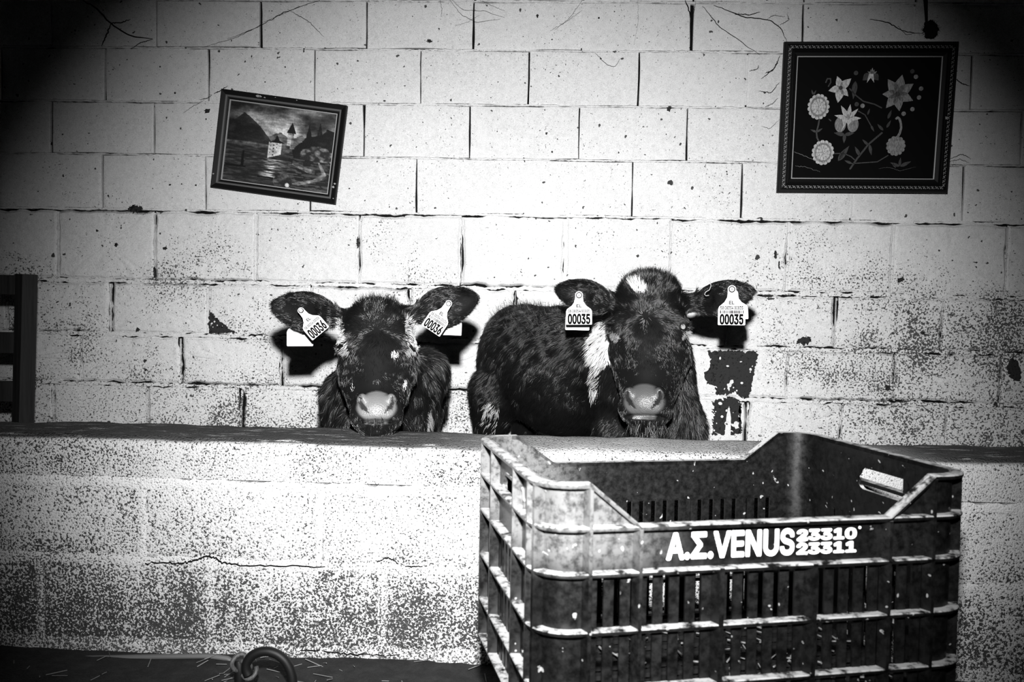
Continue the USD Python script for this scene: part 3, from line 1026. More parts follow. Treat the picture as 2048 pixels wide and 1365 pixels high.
def calf(name, label, H, ears_def, eye_open, body, body_axis, fur, patches, bounds, seed, eye_kind, pw, nose):
    (x0, x1), (y0, y1), (z0, z1), fine = bounds
    F = Field(axis_grid(x0, x1, fine[0][0], fine[0][1], 0.0040, 0.011), axis_grid(y0, y1, fine[1][0], fine[1][1], 0.0040, 0.012), axis_grid(z0, z1, fine[2][0], fine[2][1], 0.0040, 0.011))
    body(F)
    head_field(F, H, eye_open, pw)
    ears = [ear(F, *e) for e in ears_def]
    m = surface_nets(*F.A, F.phi)
    m.merge_vertices()
    parts = m.split(only_watertight=False)
    m = max(parts, key=lambda q: len(q.faces))
    relax(m, 3)
    m.fix_normals()
    t = thing(name, label, 'calf')
    L = H.local(m.vertices)
    col = np.full((len(m.vertices), 3), 0.004)
    pad = np.sqrt((L[:, 0] / .046) ** 2 + ((L[:, 1] - .289) / .037) ** 2)
    k = np.clip((1.06 - pad) / 0.14, 0, 1) * (L[:, 2] > -.03)
    deep = np.zeros(len(L))
    for q in (-1, 1):
        for a_, b_, ra, rb in NOSTRIL:
            a_, b_ = np.array([q * a_[0], a_[1]]), np.array([q * b_[0], b_[1]])
            ab = b_ - a_
            tt = np.clip((L[:, :2] - a_) @ ab / (ab @ ab), 0, 1)
            dn = np.linalg.norm(L[:, :2] - a_ - tt[:, None] * ab, axis=1) - (ra + (rb - ra) * tt) * .92
            deep = np.maximum(deep, np.clip(-dn / .0012, 0, 1))
    k = k * (1 - 0.9 * deep)
    lipk = np.exp(-(((L[:, 1] - .3262) / .0022) ** 2)) * (np.abs(L[:, 0]) < .026) * (L[:, 2] > -.07)
    col += k[:, None] * nose + lipk[:, None] * 0.07
    obj('body', m, M['hide'], t, smooth=True, col=col)
    for q in (-1, 1):
        e = obj('eye', trimesh.creation.icosphere(3, 0.0205 * H.s).apply_translation(H.w(q * .070, H.eyey, -.060)), M['eye'], t, smooth=True)
        if eye_kind and q == 1:  # flash eyeshine painted on as a pale disc, this eye only
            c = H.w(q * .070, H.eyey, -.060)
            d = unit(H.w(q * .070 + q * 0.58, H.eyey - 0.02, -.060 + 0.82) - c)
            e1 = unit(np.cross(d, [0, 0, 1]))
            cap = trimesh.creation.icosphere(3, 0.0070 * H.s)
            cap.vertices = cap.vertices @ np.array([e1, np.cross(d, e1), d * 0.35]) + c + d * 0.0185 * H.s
            obj('eyeshine', cap, M['painted_eyeshine'], e, smooth=True, label='flash eyeshine painted as a pale disc')
    # hooves
    for f in fur['feet']:
        hv = trimesh.creation.cone(0.034, 0.09, sections=20)
        hv = trimesh.intersections.slice_mesh_plane(hv, [0, 0, -1], [0, 0, 0.045], cap=True, engine='earcut') if False else trimesh.creation.cylinder(0.031, 0.04, sections=20)
        vv = hv.vertices
        vv[:, :2] *= np.where(vv[:, 2:] > 0, 0.8, 1.05)
        hv.apply_translation((f[0], f[1], 0.018))
        obj('hoof', hv, M['hoof'], t, smooth=30)

    def keep(c, n):
        Lc = H.local(c)
        pd = np.sqrt((Lc[:, 0] / .045) ** 2 + ((Lc[:, 1] - .291) / .038) ** 2)
        nose = (pd < 1.0) & (Lc[:, 2] > -.03)
        lip = (np.abs(Lc[:, 1] - .325) < .0045) & (np.abs(Lc[:, 0]) < .036) & (Lc[:, 2] > -.06)
        eyes = np.zeros(len(c), bool)
        for q in (-1, 1):
            eyes |= np.linalg.norm((Lc - [q * .085, H.eyey + .002, -.046]) / [1, .55, 1], axis=1) < .016
        toward = np.sum(n * (EYE - c) / np.linalg.norm(EYE - c, axis=1, keepdims=True), 1)
        headish = (Lc[:, 1] > -.06) & (Lc[:, 1] < .4) & (np.abs(Lc[:, 0]) < .30) & (Lc[:, 2] > -.16)
        w = np.where(headish, 3.2, 1.0) * np.where(toward > -0.35, 1.0, 0.25)
        w = w * np.where(c[:, 2] < 0.40, 0.15, 1.0)
        return w * ~(nose | lip | eyes)
    root, Lr, P, inear = comb_fur(m, H, ears, body_axis, fur['n'], keep, fur['length'], fur['lift'], seed)
    px = to_px(root)
    kind = patches(px, root, Lr, np.random.default_rng(seed + 1))
    wd = np.array([0.00055, 0.0005, 0.0004, 0.00012]) * fur.get('w', 1.0)
    for kk, mat, nm, lab in ((0, 'black_hair', 'fur', None), (1, 'grey_hair', 'grey_fur', 'thin grey fur'), (2, 'white_hair', 'white_fur', 'white fur patches')):
        s_ = kind == kk
        if s_.any():
            curves(nm, P[s_], wd * (1.25 if kk == 2 else 1.0), M[mat], t, lab, 'stuff')
    # longer hairs that stand out: the poll, the chin and the line of the back
    r = np.random.default_rng(seed + 5)
    V, VN = np.array(m.vertices), np.array(m.vertex_normals)
    LV, PX = H.local(V), to_px(V)
    for sel, n_, dirf, l0, l1, mat, nm in fur['guard'](V, VN, LV, PX):
        ids = np.flatnonzero(sel)
        if not len(ids):
            continue
        ids = r.choice(ids, n_)
        lock = np.stack([meshkit.noise(V[ids] * 90, seed + 50 + q) for q in range(3)], 1) - .5
        D = dirf[None] + VN[ids] * .45 + lock * 1.3 + r.normal(0, .16, (n_, 3))
        D /= np.linalg.norm(D, axis=1, keepdims=True)
        tt = np.linspace(0, 1, 4)
        ln = r.uniform(l0, l1, n_)
        P = V[ids][:, None] + r.normal(0, .0015, (n_, 1, 3)) + D[:, None] * (ln[:, None] * tt)[..., None] + np.array([0, 0, -.15]) * (ln[:, None] * tt ** 2)[..., None]
        curves(nm, P, np.array([.0007, .0006, .00045, .00015]), M[mat], t, kind='stuff')
    return t, m, ears


rs = np.random.default_rng(11)
# --- calf on the left: head hung over the low wall, body straight behind it
H1 = Head(at(755, 590, 2.035), at(753, 850, 1.885), 0.0)
c1 = dict(chest=at(768, 842, 2.42), sh=at(848, 750, 2.52), rump=at(785, 800, 2.84))


def body1(F):
    F.ell(c1['chest'], (.150, .26, .200), k=.04)
    F.ell(c1['sh'], (.070, .16, .075), k=.05)
    F.ell(at(690, 790, 2.48), (.055, .15, .07), k=.05)
    F.ell(c1['rump'] + [0, -.18, -.05], (.140, .28, .175), k=.05)
    F.ell(c1['rump'], (.125, .16, .165), k=.05)
    F.cone(H1.w(0, .075, -.12), c1['chest'] + [0.01, -.04, .06], .075, .125, .05)
    cx, rx = c1['chest'][0], c1['rump'][0]
    for q in (-1, 1):
        leg(F, (cx + q * .09, 2.40, .36), (cx + q * .085, 2.39, .235), (cx + q * .085, 2.40, .10), (cx + q * .085, 2.385, .03), (.062, .034, .026, .028))
        leg(F, (rx + q * .09, 2.86, .42), (rx + q * .085, 2.93, .265), (rx + q * .085, 2.90, .10), (rx + q * .085, 2.885, .03), (.085, .036, .026, .028))
    F.cone(c1['rump'] + [0, .15, .05], c1['rump'] + [0.01, .19, -.22], .018, .012, .02)


def fur_len1(root, L, inear):
    headz = (L[:, 2] > -.16) & (np.abs(L[:, 0]) < .12) & (L[:, 1] < .40)
    ln = np.where(headz, np.interp(L[:, 1], [-.02, .02, .07, .14, .22, .3, .36], [.022, .022, .015, .011, .008, .006, .012]), .026)
    ln = np.where(headz & (L[:, 2] < -.09), .015, ln)
    return np.where(inear, .011, ln)


def fur_lift1(root, L, inear):
    headz = (L[:, 2] > -.16) & (np.abs(L[:, 0]) < .12) & (L[:, 1] < .40)
    lf = np.where(headz, np.interp(L[:, 1], [0.0, .04, .1, .3, .34], [.8, .45, .3, .22, .5]), .42)
    return np.where(inear, .35, lf)


def body_dir1(p):
    return np.stack([np.sign(p[:, 0] - c1['chest'][0]) * 0.15, np.full(len(p), 0.35), np.full(len(p), -0.9)], 1)


def blob(px, c, rx, ry, ang=0.0):
    d = px - np.asarray(c)
    a = math.radians(ang)
    u = d[:, 0] * math.cos(a) + d[:, 1] * math.sin(a)
    v = -d[:, 0] * math.sin(a) + d[:, 1] * math.cos(a)
    return (u / rx) ** 2 + (v / ry) ** 2


def patches1(px, root, L, r):
    k = np.zeros(len(px), int)
    front = root[:, 1] < 2.3
    soft = r.normal(0, 0.18, len(px))
    for c, rx, ry, a, kk in (((685, 670), 10, 32, -12, 3), ((821, 670), 14, 34, -14, 3), ((690, 702), 12, 8, 0, 1), ((818, 702), 12, 8, 0, 1), ((787, 705), 6, 8, 0, 2), ((752, 762), 6, 6, 0, 1), ((704, 773), 4, 10, 8, 2), ((809, 768), 3.5, 12, 4, 2), ((662, 650), 4, 14, 0, 1), ((845, 645), 4, 16, 0, 1)):
        hit = (blob(px, c, rx, ry, a) + soft < 1) & front
        k[hit] = kk if kk < 3 else r.choice([0, 1, 2], hit.sum(), p=[.25, .35, .40])
    k[(blob(px, (853, 840), 10, 22, 10) + soft < 1) & ~front] = 1
    return k


def guard1(V, N, L, px):
    yield (L[:, 1] < .02) & (np.abs(L[:, 0]) < .05) & (L[:, 2] > -.12), 500, -H1.ey, .015, .028, 'black_hair', 'poll_tuft'
    yield (L[:, 1] > .318) & (L[:, 1] < .36) & (np.abs(L[:, 0]) < .035) & (L[:, 2] > -.11), 160, H1.ey * .9, .010, .018, 'black_hair', 'whisker'


e1L = (at(672, 636, 2.09), at(545, 612, 2.13), .098, unit(EYE - at(600, 620, 2.15)) + np.array([-0.1, 0, -0.1]))
e1R = (at(834, 630, 2.09), at(953, 595, 2.13), .096, unit(EYE - at(890, 610, 2.15)) + np.array([0.1, 0, -0.1]))
ox = H1.o[0]
calf_a, m_a, ears_a = calf('calf', 'small black calf resting its chin on the low wall, tag ending in 36', H1, [e1L, e1R], .0035, body1, body_dir1,
                           dict(guard=guard1, n=80000, length=fur_len1, lift=fur_lift1, feet=[(c1['chest'][0] + q * .085, 2.385) for q in (-1, 1)] + [(c1['rump'][0] + q * .085, 2.885) for q in (-1, 1)]),
                           patches1, ((ox - .33, ox + .38), (1.84, 3.16), (-.02, .92), ((ox - .27, ox + .27), (1.88, 2.22), (.44, .84))), 21, None, .090, .13)

# --- calf on the right: seen from its front quarter, body going off to the left behind it
H2 = Head(at(1292, 552, 2.31), at(1287, 842, 2.20), -6.5, .110)
w2 = at(1250, 690, 2.72)
c2 = dict(sh=at(1262, 745, 2.62), rib=at(1128, 730, 2.82), rump=at(1046, 718, 2.97))


def body2(F):
    ax = unit(c2['rump'] - c2['sh'])
    ax[2] = 0
    ax = unit(ax)
    A = np.array([ax, np.cross([0, 0, 1], ax), [0, 0, 1]])
    F.ell(c2['sh'] + [0, 0, -.02], (.19, .14, .215), A, .05)
    F.ell(c2['rib'] + [0, 0, -.03], (.26, .165, .205), A, .06)
    F.ell(c2['rump'] + [0, 0, -.005], (.17, .14, .180), A, .06)
    F.cone(c2['rump'] + ax * .04 + [0, 0, .09], c2['sh'] + [0, 0, .11], .065, .07, .06)
    F.cone(H2.w(0, .08, -.13), c2['sh'] + [0.02, -.06, .01], .085, .15, .05)
    F.cone(H2.w(0, .18, -.17), c2['sh'] + np.array([0.09, -.10, -.15]), .06, .12, .06)
    sd = A[1]
    for q in (-1, 1):
        f = c2['sh'] + sd * q * .085 - ax * .03
        leg(F, (f[0], f[1], .40), (f[0], f[1], .26), (f[0], f[1], .11), tuple(f[:2] - ax[:2] * .012) + (.03,), (.072, .038, .028, .030))
        h = c2['rump'] + sd * q * .085 + ax * .03
        leg(F, (h[0], h[1], .46), tuple(h[:2] + ax[:2] * .06) + (.29,), tuple(h[:2] + ax[:2] * .03) + (.11,), tuple(h[:2] + ax[:2] * .015) + (.03,), (.10, .038, .028, .030))
    tl = c2['rump'] + ax * .165
    F.cone(tl + [0, 0, .10], tl + ax * .035 + [0, 0, -.02], .022, .016, .03)
    F.cone(tl + ax * .035 + [0, 0, -.02], tl + ax * .03 + [0, 0, -.26], .016, .014, .02)


def fur_len2(root, L, inear):
    headz = (L[:, 2] > -.16) & (np.abs(L[:, 0]) < .12) & (L[:, 1] < .40)
    ln = np.where(headz, np.interp(L[:, 1], [-.03, .015, .05, .14, .22, .3, .345, .37], [.052, .036, .017, .011, .008, .007, .016, .018]), .024)
    ln = np.where(headz & (L[:, 2] < -.09), .017, ln)
    return np.where(inear, .011, ln)


def fur_lift2(root, L, inear):
    headz = (L[:, 2] > -.16) & (np.abs(L[:, 0]) < .12) & (L[:, 1] < .40)
    lf = np.where(headz, np.interp(L[:, 1], [-.01, .015, .04, .09, .3, .345], [3.0, 1.6, .5, .3, .22, .5]), .40)
    return np.where(inear, .35, lf)


AX2 = unit((c2['rump'] - c2['sh']) * [1, 1, 0])


def body_dir2(p):
    return AX2[None] * 0.55 + np.array([0, 0, -0.75])[None] + np.zeros((len(p), 3))


def patches2(px, root, L, r):
    k = np.zeros(len(px), int)
    soft = r.normal(0, 0.16, len(px))
    front = root[:, 1] < 2.42
    k[(blob(px, (1277, 578), 17, 10, 28) + soft < 1) & front] = 2
    k[(blob(px, (1290, 640), 7, 26, 0) + soft * 2 < .5) & front & (r.random(len(px)) < .3)] = 1
    k[(blob(px, (1202, 690), 26, 46, 8) + soft < 1) & (L[:, 2] < -.08)] = 2
    k[(blob(px, (1190, 760), 10, 40, 8) + soft < 1) & (L[:, 2] < -.08) & (r.random(len(px)) < .5)] = 2
    k[(blob(px, (982, 835), 16, 34, 0) + soft < 1) & (r.random(len(px)) < .6)] = 2
    k[(blob(px, (1372, 668), 12, 7, -30) + soft < 1) & front] = 1
    k[(blob(px, (1232, 672), 12, 8, 30) + soft < 1) & front] = 1
    return k


def guard2(V, N, L, px):
    yield (L[:, 1] < .02) & (np.abs(L[:, 0]) < .052) & (L[:, 2] > -.12), 800, -H2.ey, .022, .046, 'black_hair', 'poll_tuft'
    yield (L[:, 1] > .330) & (L[:, 1] < .37) & (np.abs(L[:, 0]) < .035) & (L[:, 2] > -.11), 45, H2.ey, .012, .026, 'grey_hair', 'whisker'
    yield (L[:, 1] > .330) & (L[:, 1] < .37) & (np.abs(L[:, 0]) < .040) & (L[:, 2] > -.11), 260, H2.ey, .012, .030, 'black_hair', 'whisker'
    back = (V[:, 1] > 2.5) & (N[:, 2] > .5)
    yield back & (px[:, 0] > 985) & (px[:, 0] < 1085), 700, np.array([-.2, 0, .9]), .018, .040, 'black_hair', 'back_tuft'
    yield back & (px[:, 0] > 1085) & (px[:, 0] < 1140), 250, np.array([-.2, 0, .9]), .015, .030, 'black_hair', 'back_tuft'


e2L = (at(1222, 608, 2.36), at(1114, 578, 2.40), .093, unit(EYE - at(1160, 590, 2.3)) + np.array([-0.1, 0, -0.25]))
e2R = (at(1391, 608, 2.36), at(1507, 583, 2.40), .093, unit(EYE - at(1450, 590, 2.3)) + np.array([0.1, 0, -0.25]))
ox = H2.o[0]
feet2 = []
for q in (-1, 1):
    sd = np.cross([0, 0, 1], AX2)
    feet2.append((c2['sh'] + sd * q * .085 - AX2 * .042)[:2])
    feet2.append((c2['rump'] + sd * q * .085 + AX2 * .045)[:2])
calf_b, m_b, ears_b = calf('calf', 'larger black calf with a white forehead star and a white neck patch', H2, [e2L, e2R], .0105, body2, body_dir2,
                           dict(guard=guard2, n=105000, length=fur_len2, lift=fur_lift2, feet=feet2), patches2,
                           ((ox - .75, ox + .34), (2.04, 3.24), (-.02, .95), ((ox - .27, ox + .28), (2.12, 2.46), (.50, .90))), 33, True, .083, .075)

# ------------------------------------------------------------------ ear tags
M['tag'] = flat('tag_plastic', 0.34, 0.45)
M['ink'] = flat('tag_ink', 0.002, 0.9, 0.03)


def print_mesh(pl, z):
    m = extrude(pl, 0.0004)
    m.apply_translation((0, 0, z))
    return m


def plate(w, h):
    top = Point(0, -w * .15).buffer(w * .155)
    body = Polygon([(-w * .145, -w * .15), (-w * .17, -h * .30), (-w * .27, -h * .42), (-w * .46, -h * .53), (-w * .5, -h * .60), (-w * .5, -h), (w * .5, -h), (w * .5, -h * .60), (w * .46, -h * .53), (w * .27, -h * .42), (w * .17, -h * .30), (w * .145, -w * .15)])
    return union_all([top, body]).buffer(-w * .04).buffer(w * .04)


_txt = {}


def text_poly(s, height, width, bold=True):
    if (s, bold) not in _txt:
        m = meshkit.text_mesh(s, 0.01, 0.001, bold=bold)
        tn = m.face_normals[:, 2] > 0.9
        _txt[(s, bold)] = union_all([Polygon(m.vertices[f][:, :2]) for f in m.faces[tn]])
    pl = _txt[(s, bold)]
    x0, y0, x1, y1 = pl.bounds
    pl = affinity.translate(pl, -(x0 + x1) / 2, -(y0 + y1) / 2)
    return affinity.scale(pl, width / (x1 - x0), height / (y1 - y0), origin=(0, 0))


def ear_tag(label, top, bot, wpx, y, number, small, bars, face=(0, 0, 0), back=None, back_y=0.03):
    o, b = at(*top, y), at(*bot, y)
    h = np.linalg.norm(b - o)
    w = wpx / FPX * (y / 1.0)
    ey = -unit(b - o)
    n = unit(EYE - o) + np.asarray(face, float)
    n = unit(n - ey * (n @ ey))
    ex = np.cross(ey, n)
    t = thing('ear_tag', label, 'ear tag', 'ear tags in the calves ears', mat=frame_mat(o, ex, ey, n))
    obj('front_plate', extrude(plate(w, h), 0.0016), M['tag'], t, smooth=30)
    marks = [affinity.translate(text_poly(number, h * (.255 if bars else .30), w * .84).buffer(w * .008), 0, -h * (.85 if bars else .825)), affinity.translate(text_poly(small, h * .085, w * .82), 0, -h * (.565 if bars else .585)), affinity.translate(text_poly('EL', h * .09, w * .19), 0, -h * .435)]
    obj('lettering', print_mesh(union_all(marks), 0.0016), M['ink'], t, label='black printed number ' + number)
    if bars:
        r = np.random.default_rng(8)
        x, bb = -w * .42, []
        while x < w * .42:
            ww = w * r.choice([.012, .02, .03])
            bb.append(sbox(x, -h * .705, x + ww, -h * .63))
            x += ww + w * r.choice([.014, .02, .028])
        obj('barcode', print_mesh(union_all(bb), 0.0016), M['ink'], t, label='printed black barcode')
    s = trimesh.creation.cylinder(w * .085, 0.012, sections=24)
    s.apply_translation((0, -w * .15, 0.002))
    tip = trimesh.creation.cone(w * .05, 0.008, sections=16)
    tip.apply_translation((0, -w * .15, 0.007))
    obj('stud', cat([s, tip]), M['tag'], t, smooth=30)
    obj('stud_ring', trimesh.creation.annulus(w * .09, w * .115, .0026, sections=28).apply_translation((0, -w * .15, .0016)), M['ink'], t, smooth=30)
    if back is not None:
        # the counter-plate on the far side of the ear, hanging its own way
        (bx0, by0), (bx1, by1), bw = back
        q0, q1 = at(bx0, by0, y + back_y), at(bx1, by1, y + back_y)
        hh = np.linalg.norm(q1 - q0)
        e2 = -unit(q1 - q0)
        n2 = unit(EYE - q0)
        n2 = unit(n2 - e2 * (n2 @ e2))
        inv = np.linalg.inv(frame_mat(o, ex, ey, n))
        m = extrude(plate(bw / FPX * (y + back_y), hh), 0.0016)
        m.apply_transform(inv @ frame_mat(q0, np.cross(e2, n2), e2, n2))
        obj('back_plate', m, M['tag'], t, smooth=30)
        a, c = inv @ np.r_[q0 - np.array([0, 0, w * .15]), 1], np.array([0, -w * .15, 0])
        obj('pin', tube(np.linspace(c, a[:3], 5), 0.0022, 8), M['tag'], t, smooth=True)
    return t


ear_tag('white tag 00035 in the left-hand ear of the larger calf, plain counter-plate under it', (1158, 583), (1158, 650), 52, 2.318, '00035', '58 08354 00035', False, back=((1156, 596), (1154.5, 661), 48), back_y=0.075)
ear_tag('white tag 00035 with a barcode, beside the eye with the painted eyeshine', (1464, 571), (1463, 651), 53, 2.318, '00035', '58 08354 00035', True, back=((1468, 580), (1471, 640), 50), back_y=0.075)
ear_tag('white tag 00036 without barcode hanging askew over a pale counter-plate, smaller calf', (598, 617), (642, 668), 44, 2.075, '00036', '58 08354 00036', False, back=((600, 622), (600, 693), 52), back_y=0.075)
ear_tag('white barcoded tag 00036 hanging askew, in the ear between the two calves', (901, 602), (861, 662), 44, 2.075, '00036', '58 08354 00036', True, back=((905, 610), (903, 671), 40), back_y=0.075)

# ------------------------------------------------------------------ the two pictures
M['gilt_dark'] = flat('dark_moulding', 0.005, 0.6, 0.2)
M['gilt'] = flat('worn_gilt', 0.42, 0.4)
M['bead'] = flat('carved_moulding', 0.20, 0.22, 0.8)
M['gilt_dull'] = flat('dull_gilt', 0.13, 0.35, 0.6)
M['black_cloth'] = flat('black_cloth', 0.0035, 0.9, 0.1)


def make_paint():
    g = Graph()
    a = g.n('attribute', 'color', attribute='coat')
    f = g.noise(g.obj(), 160.0, 2, 0.6)
    return g.done('oil_paint', base_color=g.n('mix', 'color', mix_type='multiply', fac=1.0, color1=a, color2=g.grey(g.lin(f, 0.3, 0.7, 0.7, 1.15))), roughness=0.55, specular_ior_level=0.3, normal=g.bump(f, 0.25, 0.001))


M['paint'] = make_paint()


def moulding(t, W, Hh, prof, nm, mat, **kw):
    """four mitred lengths of a moulding; prof: (inset from the outer edge, height towards the room)"""
    p = np.array(prof)
    for k in range(4):
        ln, ot = (W, Hh) if k % 2 == 0 else (Hh, W)
        v = []
        for e in (-1, 1):
            for ins, z in p:
                v.append((e * (ln / 2 - ins), -(ot / 2 - ins), z))
        m = len(p)
        f = [(j, (j + 1) % m, m + (j + 1) % m, m + j) for j in range(m)]
        mesh = tri(np.array(v), f)
        mesh.fix_normals()
        R = trimesh.transformations.rotation_matrix(k * math.pi / 2, [0, 0, 1])
        mesh.apply_transform(R)
        obj(nm, mesh, mat, t, smooth=25, **kw)


def picture_frame(corners, y, lean, label, cat_, name):
    tl, tr, br, bl = [at(*c, y) for c in corners]
    c = (tl + tr + br + bl) / 4
    ex = unit(tr - tl + br - bl)
    ey = unit(tl - bl + tr - br)
    ey = unit(ey - ex * (ex @ ey))
    W = (np.linalg.norm(tr - tl) + np.linalg.norm(br - bl)) / 2
    Hh = (np.linalg.norm(tl - bl) + np.linalg.norm(tr - br)) / 2
    ey = unit(ey + np.array([0, -lean, 0]))
    ey = unit(ey - ex * (ex @ ey))
    n = np.cross(ex, ey)
    return thing(name, label, cat_, mat=frame_mat(c, ex, ey, n)), W, Hh


# --- oil painting of a lake, hung askew
t, W, Hh = picture_frame([(445, 180), (695, 213), (673, 410), (426, 375)], WY - 0.028, 0.02, 'small lake landscape painting in a dark frame, hung crooked on the block wall', 'painting', 'framed_painting')
FW = 0.040
moulding(t, W, Hh, [(0, 0), (0, .020), (.004, .024), (.012, .020), (.018, .017), (.018, 0)], 'frame_rail', M['gilt_dark'])
moulding(t, W, Hh, [(.018, .004), (.018, .019), (.021, .021), (.024, .019), (.026, .013), (.026, .004)], 'frame_bead', M['gilt_dull'], label='worn gilt inner bead')
moulding(t, W, Hh, [(.026, .003), (.026, .013), (.032, .010), (.033, .003)], 'frame_slope', M['gilt_dark'])
moulding(t, W, Hh, [(.033, .003), (.033, .011), (.0355, .011), (.037, .007), (.037, .003)], 'frame_lip', M['gilt'], label='thin gilt lip beside the painting')


def landscape(u, v):
    n1 = meshkit.fbm(np.stack([u * 5, v * 6, u * 0], -1), 5, 3)
    n2 = meshkit.fbm(np.stack([u * 22, v * 26, u * 0 + 2], -1), 4, 8)
    n3 = meshkit.fbm(np.stack([u * 14, v * 70, u * 0 + 5], -1), 3, 9)
    c = np.clip((n1 - 0.30) * 1.1, 0, 1) ** 1.5 * 0.75 + 0.02
    c = c * (0.6 + 0.8 * np.exp(-(((u - .45) / .28) ** 2 + ((v - .26) / .2) ** 2)))
    far = v > 0.30 + 0.14 * np.abs((u * 5) % 1 - .5) + 0.03 * n2
    c = np.where(far & (u > .34) & (u < .75) & (v < .5), .05 + .10 * n2, c)
    mtn = v > np.interp(u, [0, .08, .14, .20, .30, .42, .5], [.30, .20, .12, .17, .27, .44, .52])
    c = np.where(mtn & (u < .45), .012 + .035 * np.clip(n1 - .35, 0, 1) + .03 * np.clip(n2 - .5, 0, 1), c)
    tr = v > np.interp(u, [.62, .70, .74, .76, .79, .84, .86, .89, .93, 1], [.52, .40, .34, .16, .32, .30, .12, .28, .2, .22]) + .05 * (n2 - .5)
    c = np.where(tr & (u > .62), .006 + .03 * np.clip(n2 - .45, 0, 1), c)
    bush = ((u - .86) / .16) ** 2 + ((v - .58) / .15) ** 2 < .6 + n2 * .7
    c = np.where(bush, .02 + .35 * np.clip(n2 - .46, 0, 1), c)
    water = v > .485
    c = np.where(water & (u < .62 + (v - .5) * .2), .020 + .07 * np.clip(n3 - .42, 0, 1) + .05 * np.exp(-((v - .5) / .02) ** 2) * n2 * 2, c)
    c = np.where((v > .62) & (u >= .6), np.where(n3 > .5, .05, .012), c)
    refl = np.exp(-(((u - .46) / .07) ** 2)) * (v > .66) * (v < .90)
    c = c + refl * np.clip(n3 - .33, 0, 1) * 1.0
    path = np.abs(u - np.interp(v, [.62, .70, .78, .86, .95], [.88, .92, .95, .88, .66])) < np.interp(v, [.62, .8, .95], [.008, .025, .06])
    c = np.where(path & (v > .63) & (v < .95), .10 + .25 * np.clip(n2 - .35, 0, 1), c)
    rock = (np.abs(v - .70 - .06 * np.sin(u * 9)) < .03) & (u > .64) & (u < .86)
    c = np.where(rock, .05 + .35 * np.clip(n2 - .45, 0, 1), c)
    keep_ = (u > .40) & (u < .525) & (v > .45) & (v < .645 - (u - .42) * .5)
    win = (((u * 34) % 1 < .38) & ((v * 24 + np.floor(u * 34) * .37) % 1 < .36) & (n1 > .46))
    c = np.where(keep_, np.where(win, .03, .22 + .25 * n2), c)
    roof = (v > .45 - np.interp(u, [.40, .45, .47, .50, .55], [0, .03, .10, .03, 0])) & (v < .455) & (u > .40) & (u < .55)
    c = np.where(roof, .008, c)
    tower = (u > .567) & (u < .63) & (v > .30) & (v < .50)
    c = np.where(tower, np.where((v > .315) & (v < .335) & ((u * 70) % 1 < .5), .02, .18 + .2 * n2 - .14 * (u > .605)), c)
    troof = (v > .31 - np.interp(u, [.555, .60, .645], [0, .14, 0])) & (v <= .31) & (u > .555) & (u < .645)
    c = np.where(troof, .010, c)
    wing = (u > .53) & (u < .60) & (v > .47) & (v < .60)
    c = np.where(wing, .03 + .12 * np.clip(n2 - .4, 0, 1), c)
    boat = (np.abs(v - .80 - .25 * (u - .11) ** 2) < .012) & (np.abs(u - .11) < .10)
    sail = (np.abs(u - .17) < .012 * (1 + (v - .7) * 3)) & (v > .60) & (v < .80)
    boat2 = (np.abs(v - .90 - .6 * (u - .40) ** 2) < .010) & (np.abs(u - .40) < .075)
    c = np.where(boat | sail | boat2, .006, c)
    knoll = ((u - .57) / .09) ** 2 + ((v - .93) / .10) ** 2 < .8 + .4 * n2
    c = np.where(knoll, .02 + .22 * np.clip(n2 - .42, 0, 1), c)
    c = np.where((u - .615) ** 2 + ((v - .965) * .75) ** 2 < .0004, .5, c)
    return np.clip((c - .006) * (0.45 + 1.1 * n2) * (0.55 + .9 * n3), 0, 1)


pw_, ph_ = W - 2 * .037 + .002, Hh - 2 * .037 + .002
nu_, nv_ = 220, 170
uu, vv = np.meshgrid(np.linspace(0, 1, nu_), np.linspace(0, 1, nv_), indexing='ij')
pv = np.stack([(uu - .5) * pw_, (.5 - vv) * ph_, np.full_like(uu, .0065)], -1).reshape(-1, 3)
i_, j_ = np.meshgrid(np.arange(nu_ - 1), np.arange(nv_ - 1), indexing='ij')
a_ = i_ * nv_ + j_
pm = tri(pv, np.stack([a_, a_ + 1, a_ + nv_ + 1, a_ + nv_], -1).reshape(-1, 4))
obj('canvas', pm, M['paint'], t, smooth=True, col=np.clip(np.repeat(landscape(uu, vv).reshape(-1, 1), 3, 1) ** 1.15 * 2.1, 0, .85))
obj('backboard', boxm((0, 0, .003), (W - .02, Hh - .02, .005)), M['gilt_dark'], t)
# flakes knocked out of the frame's top and side rails
r = np.random.default_rng(4)
chips = []
for (x, y, s_) in ((-.095, Hh / 2 - .009, 1.6), (-.087, Hh / 2 - .010, 1.3), (-.07, Hh / 2 - .012, .8), (W / 2 - .008, -Hh / 2 + .075, 1.0), (W / 2 - .012, -Hh / 2 + .062, 1.3), (W / 2 - .007, -Hh / 2 + .02, .7), (-.03, Hh / 2 - .006, .5), (.05, Hh / 2 - .006, .5), (-W / 2 + .007, -Hh / 2 + .05, .9)):
    pl = Polygon([(x + s_ * .0045 * math.cos(q) * r.uniform(.5, 1.3), y + s_ * .0030 * math.sin(q) * r.uniform(.5, 1.3)) for q in np.linspace(0, 2 * math.pi, 9)[:-1]]).buffer(0)
    chips.append(extrude(pl, .0015).apply_translation((0, 0, .0222)))
obj('chip', cat(chips), M['tag'], t, label='pale chips in the frame', kind='stuff')

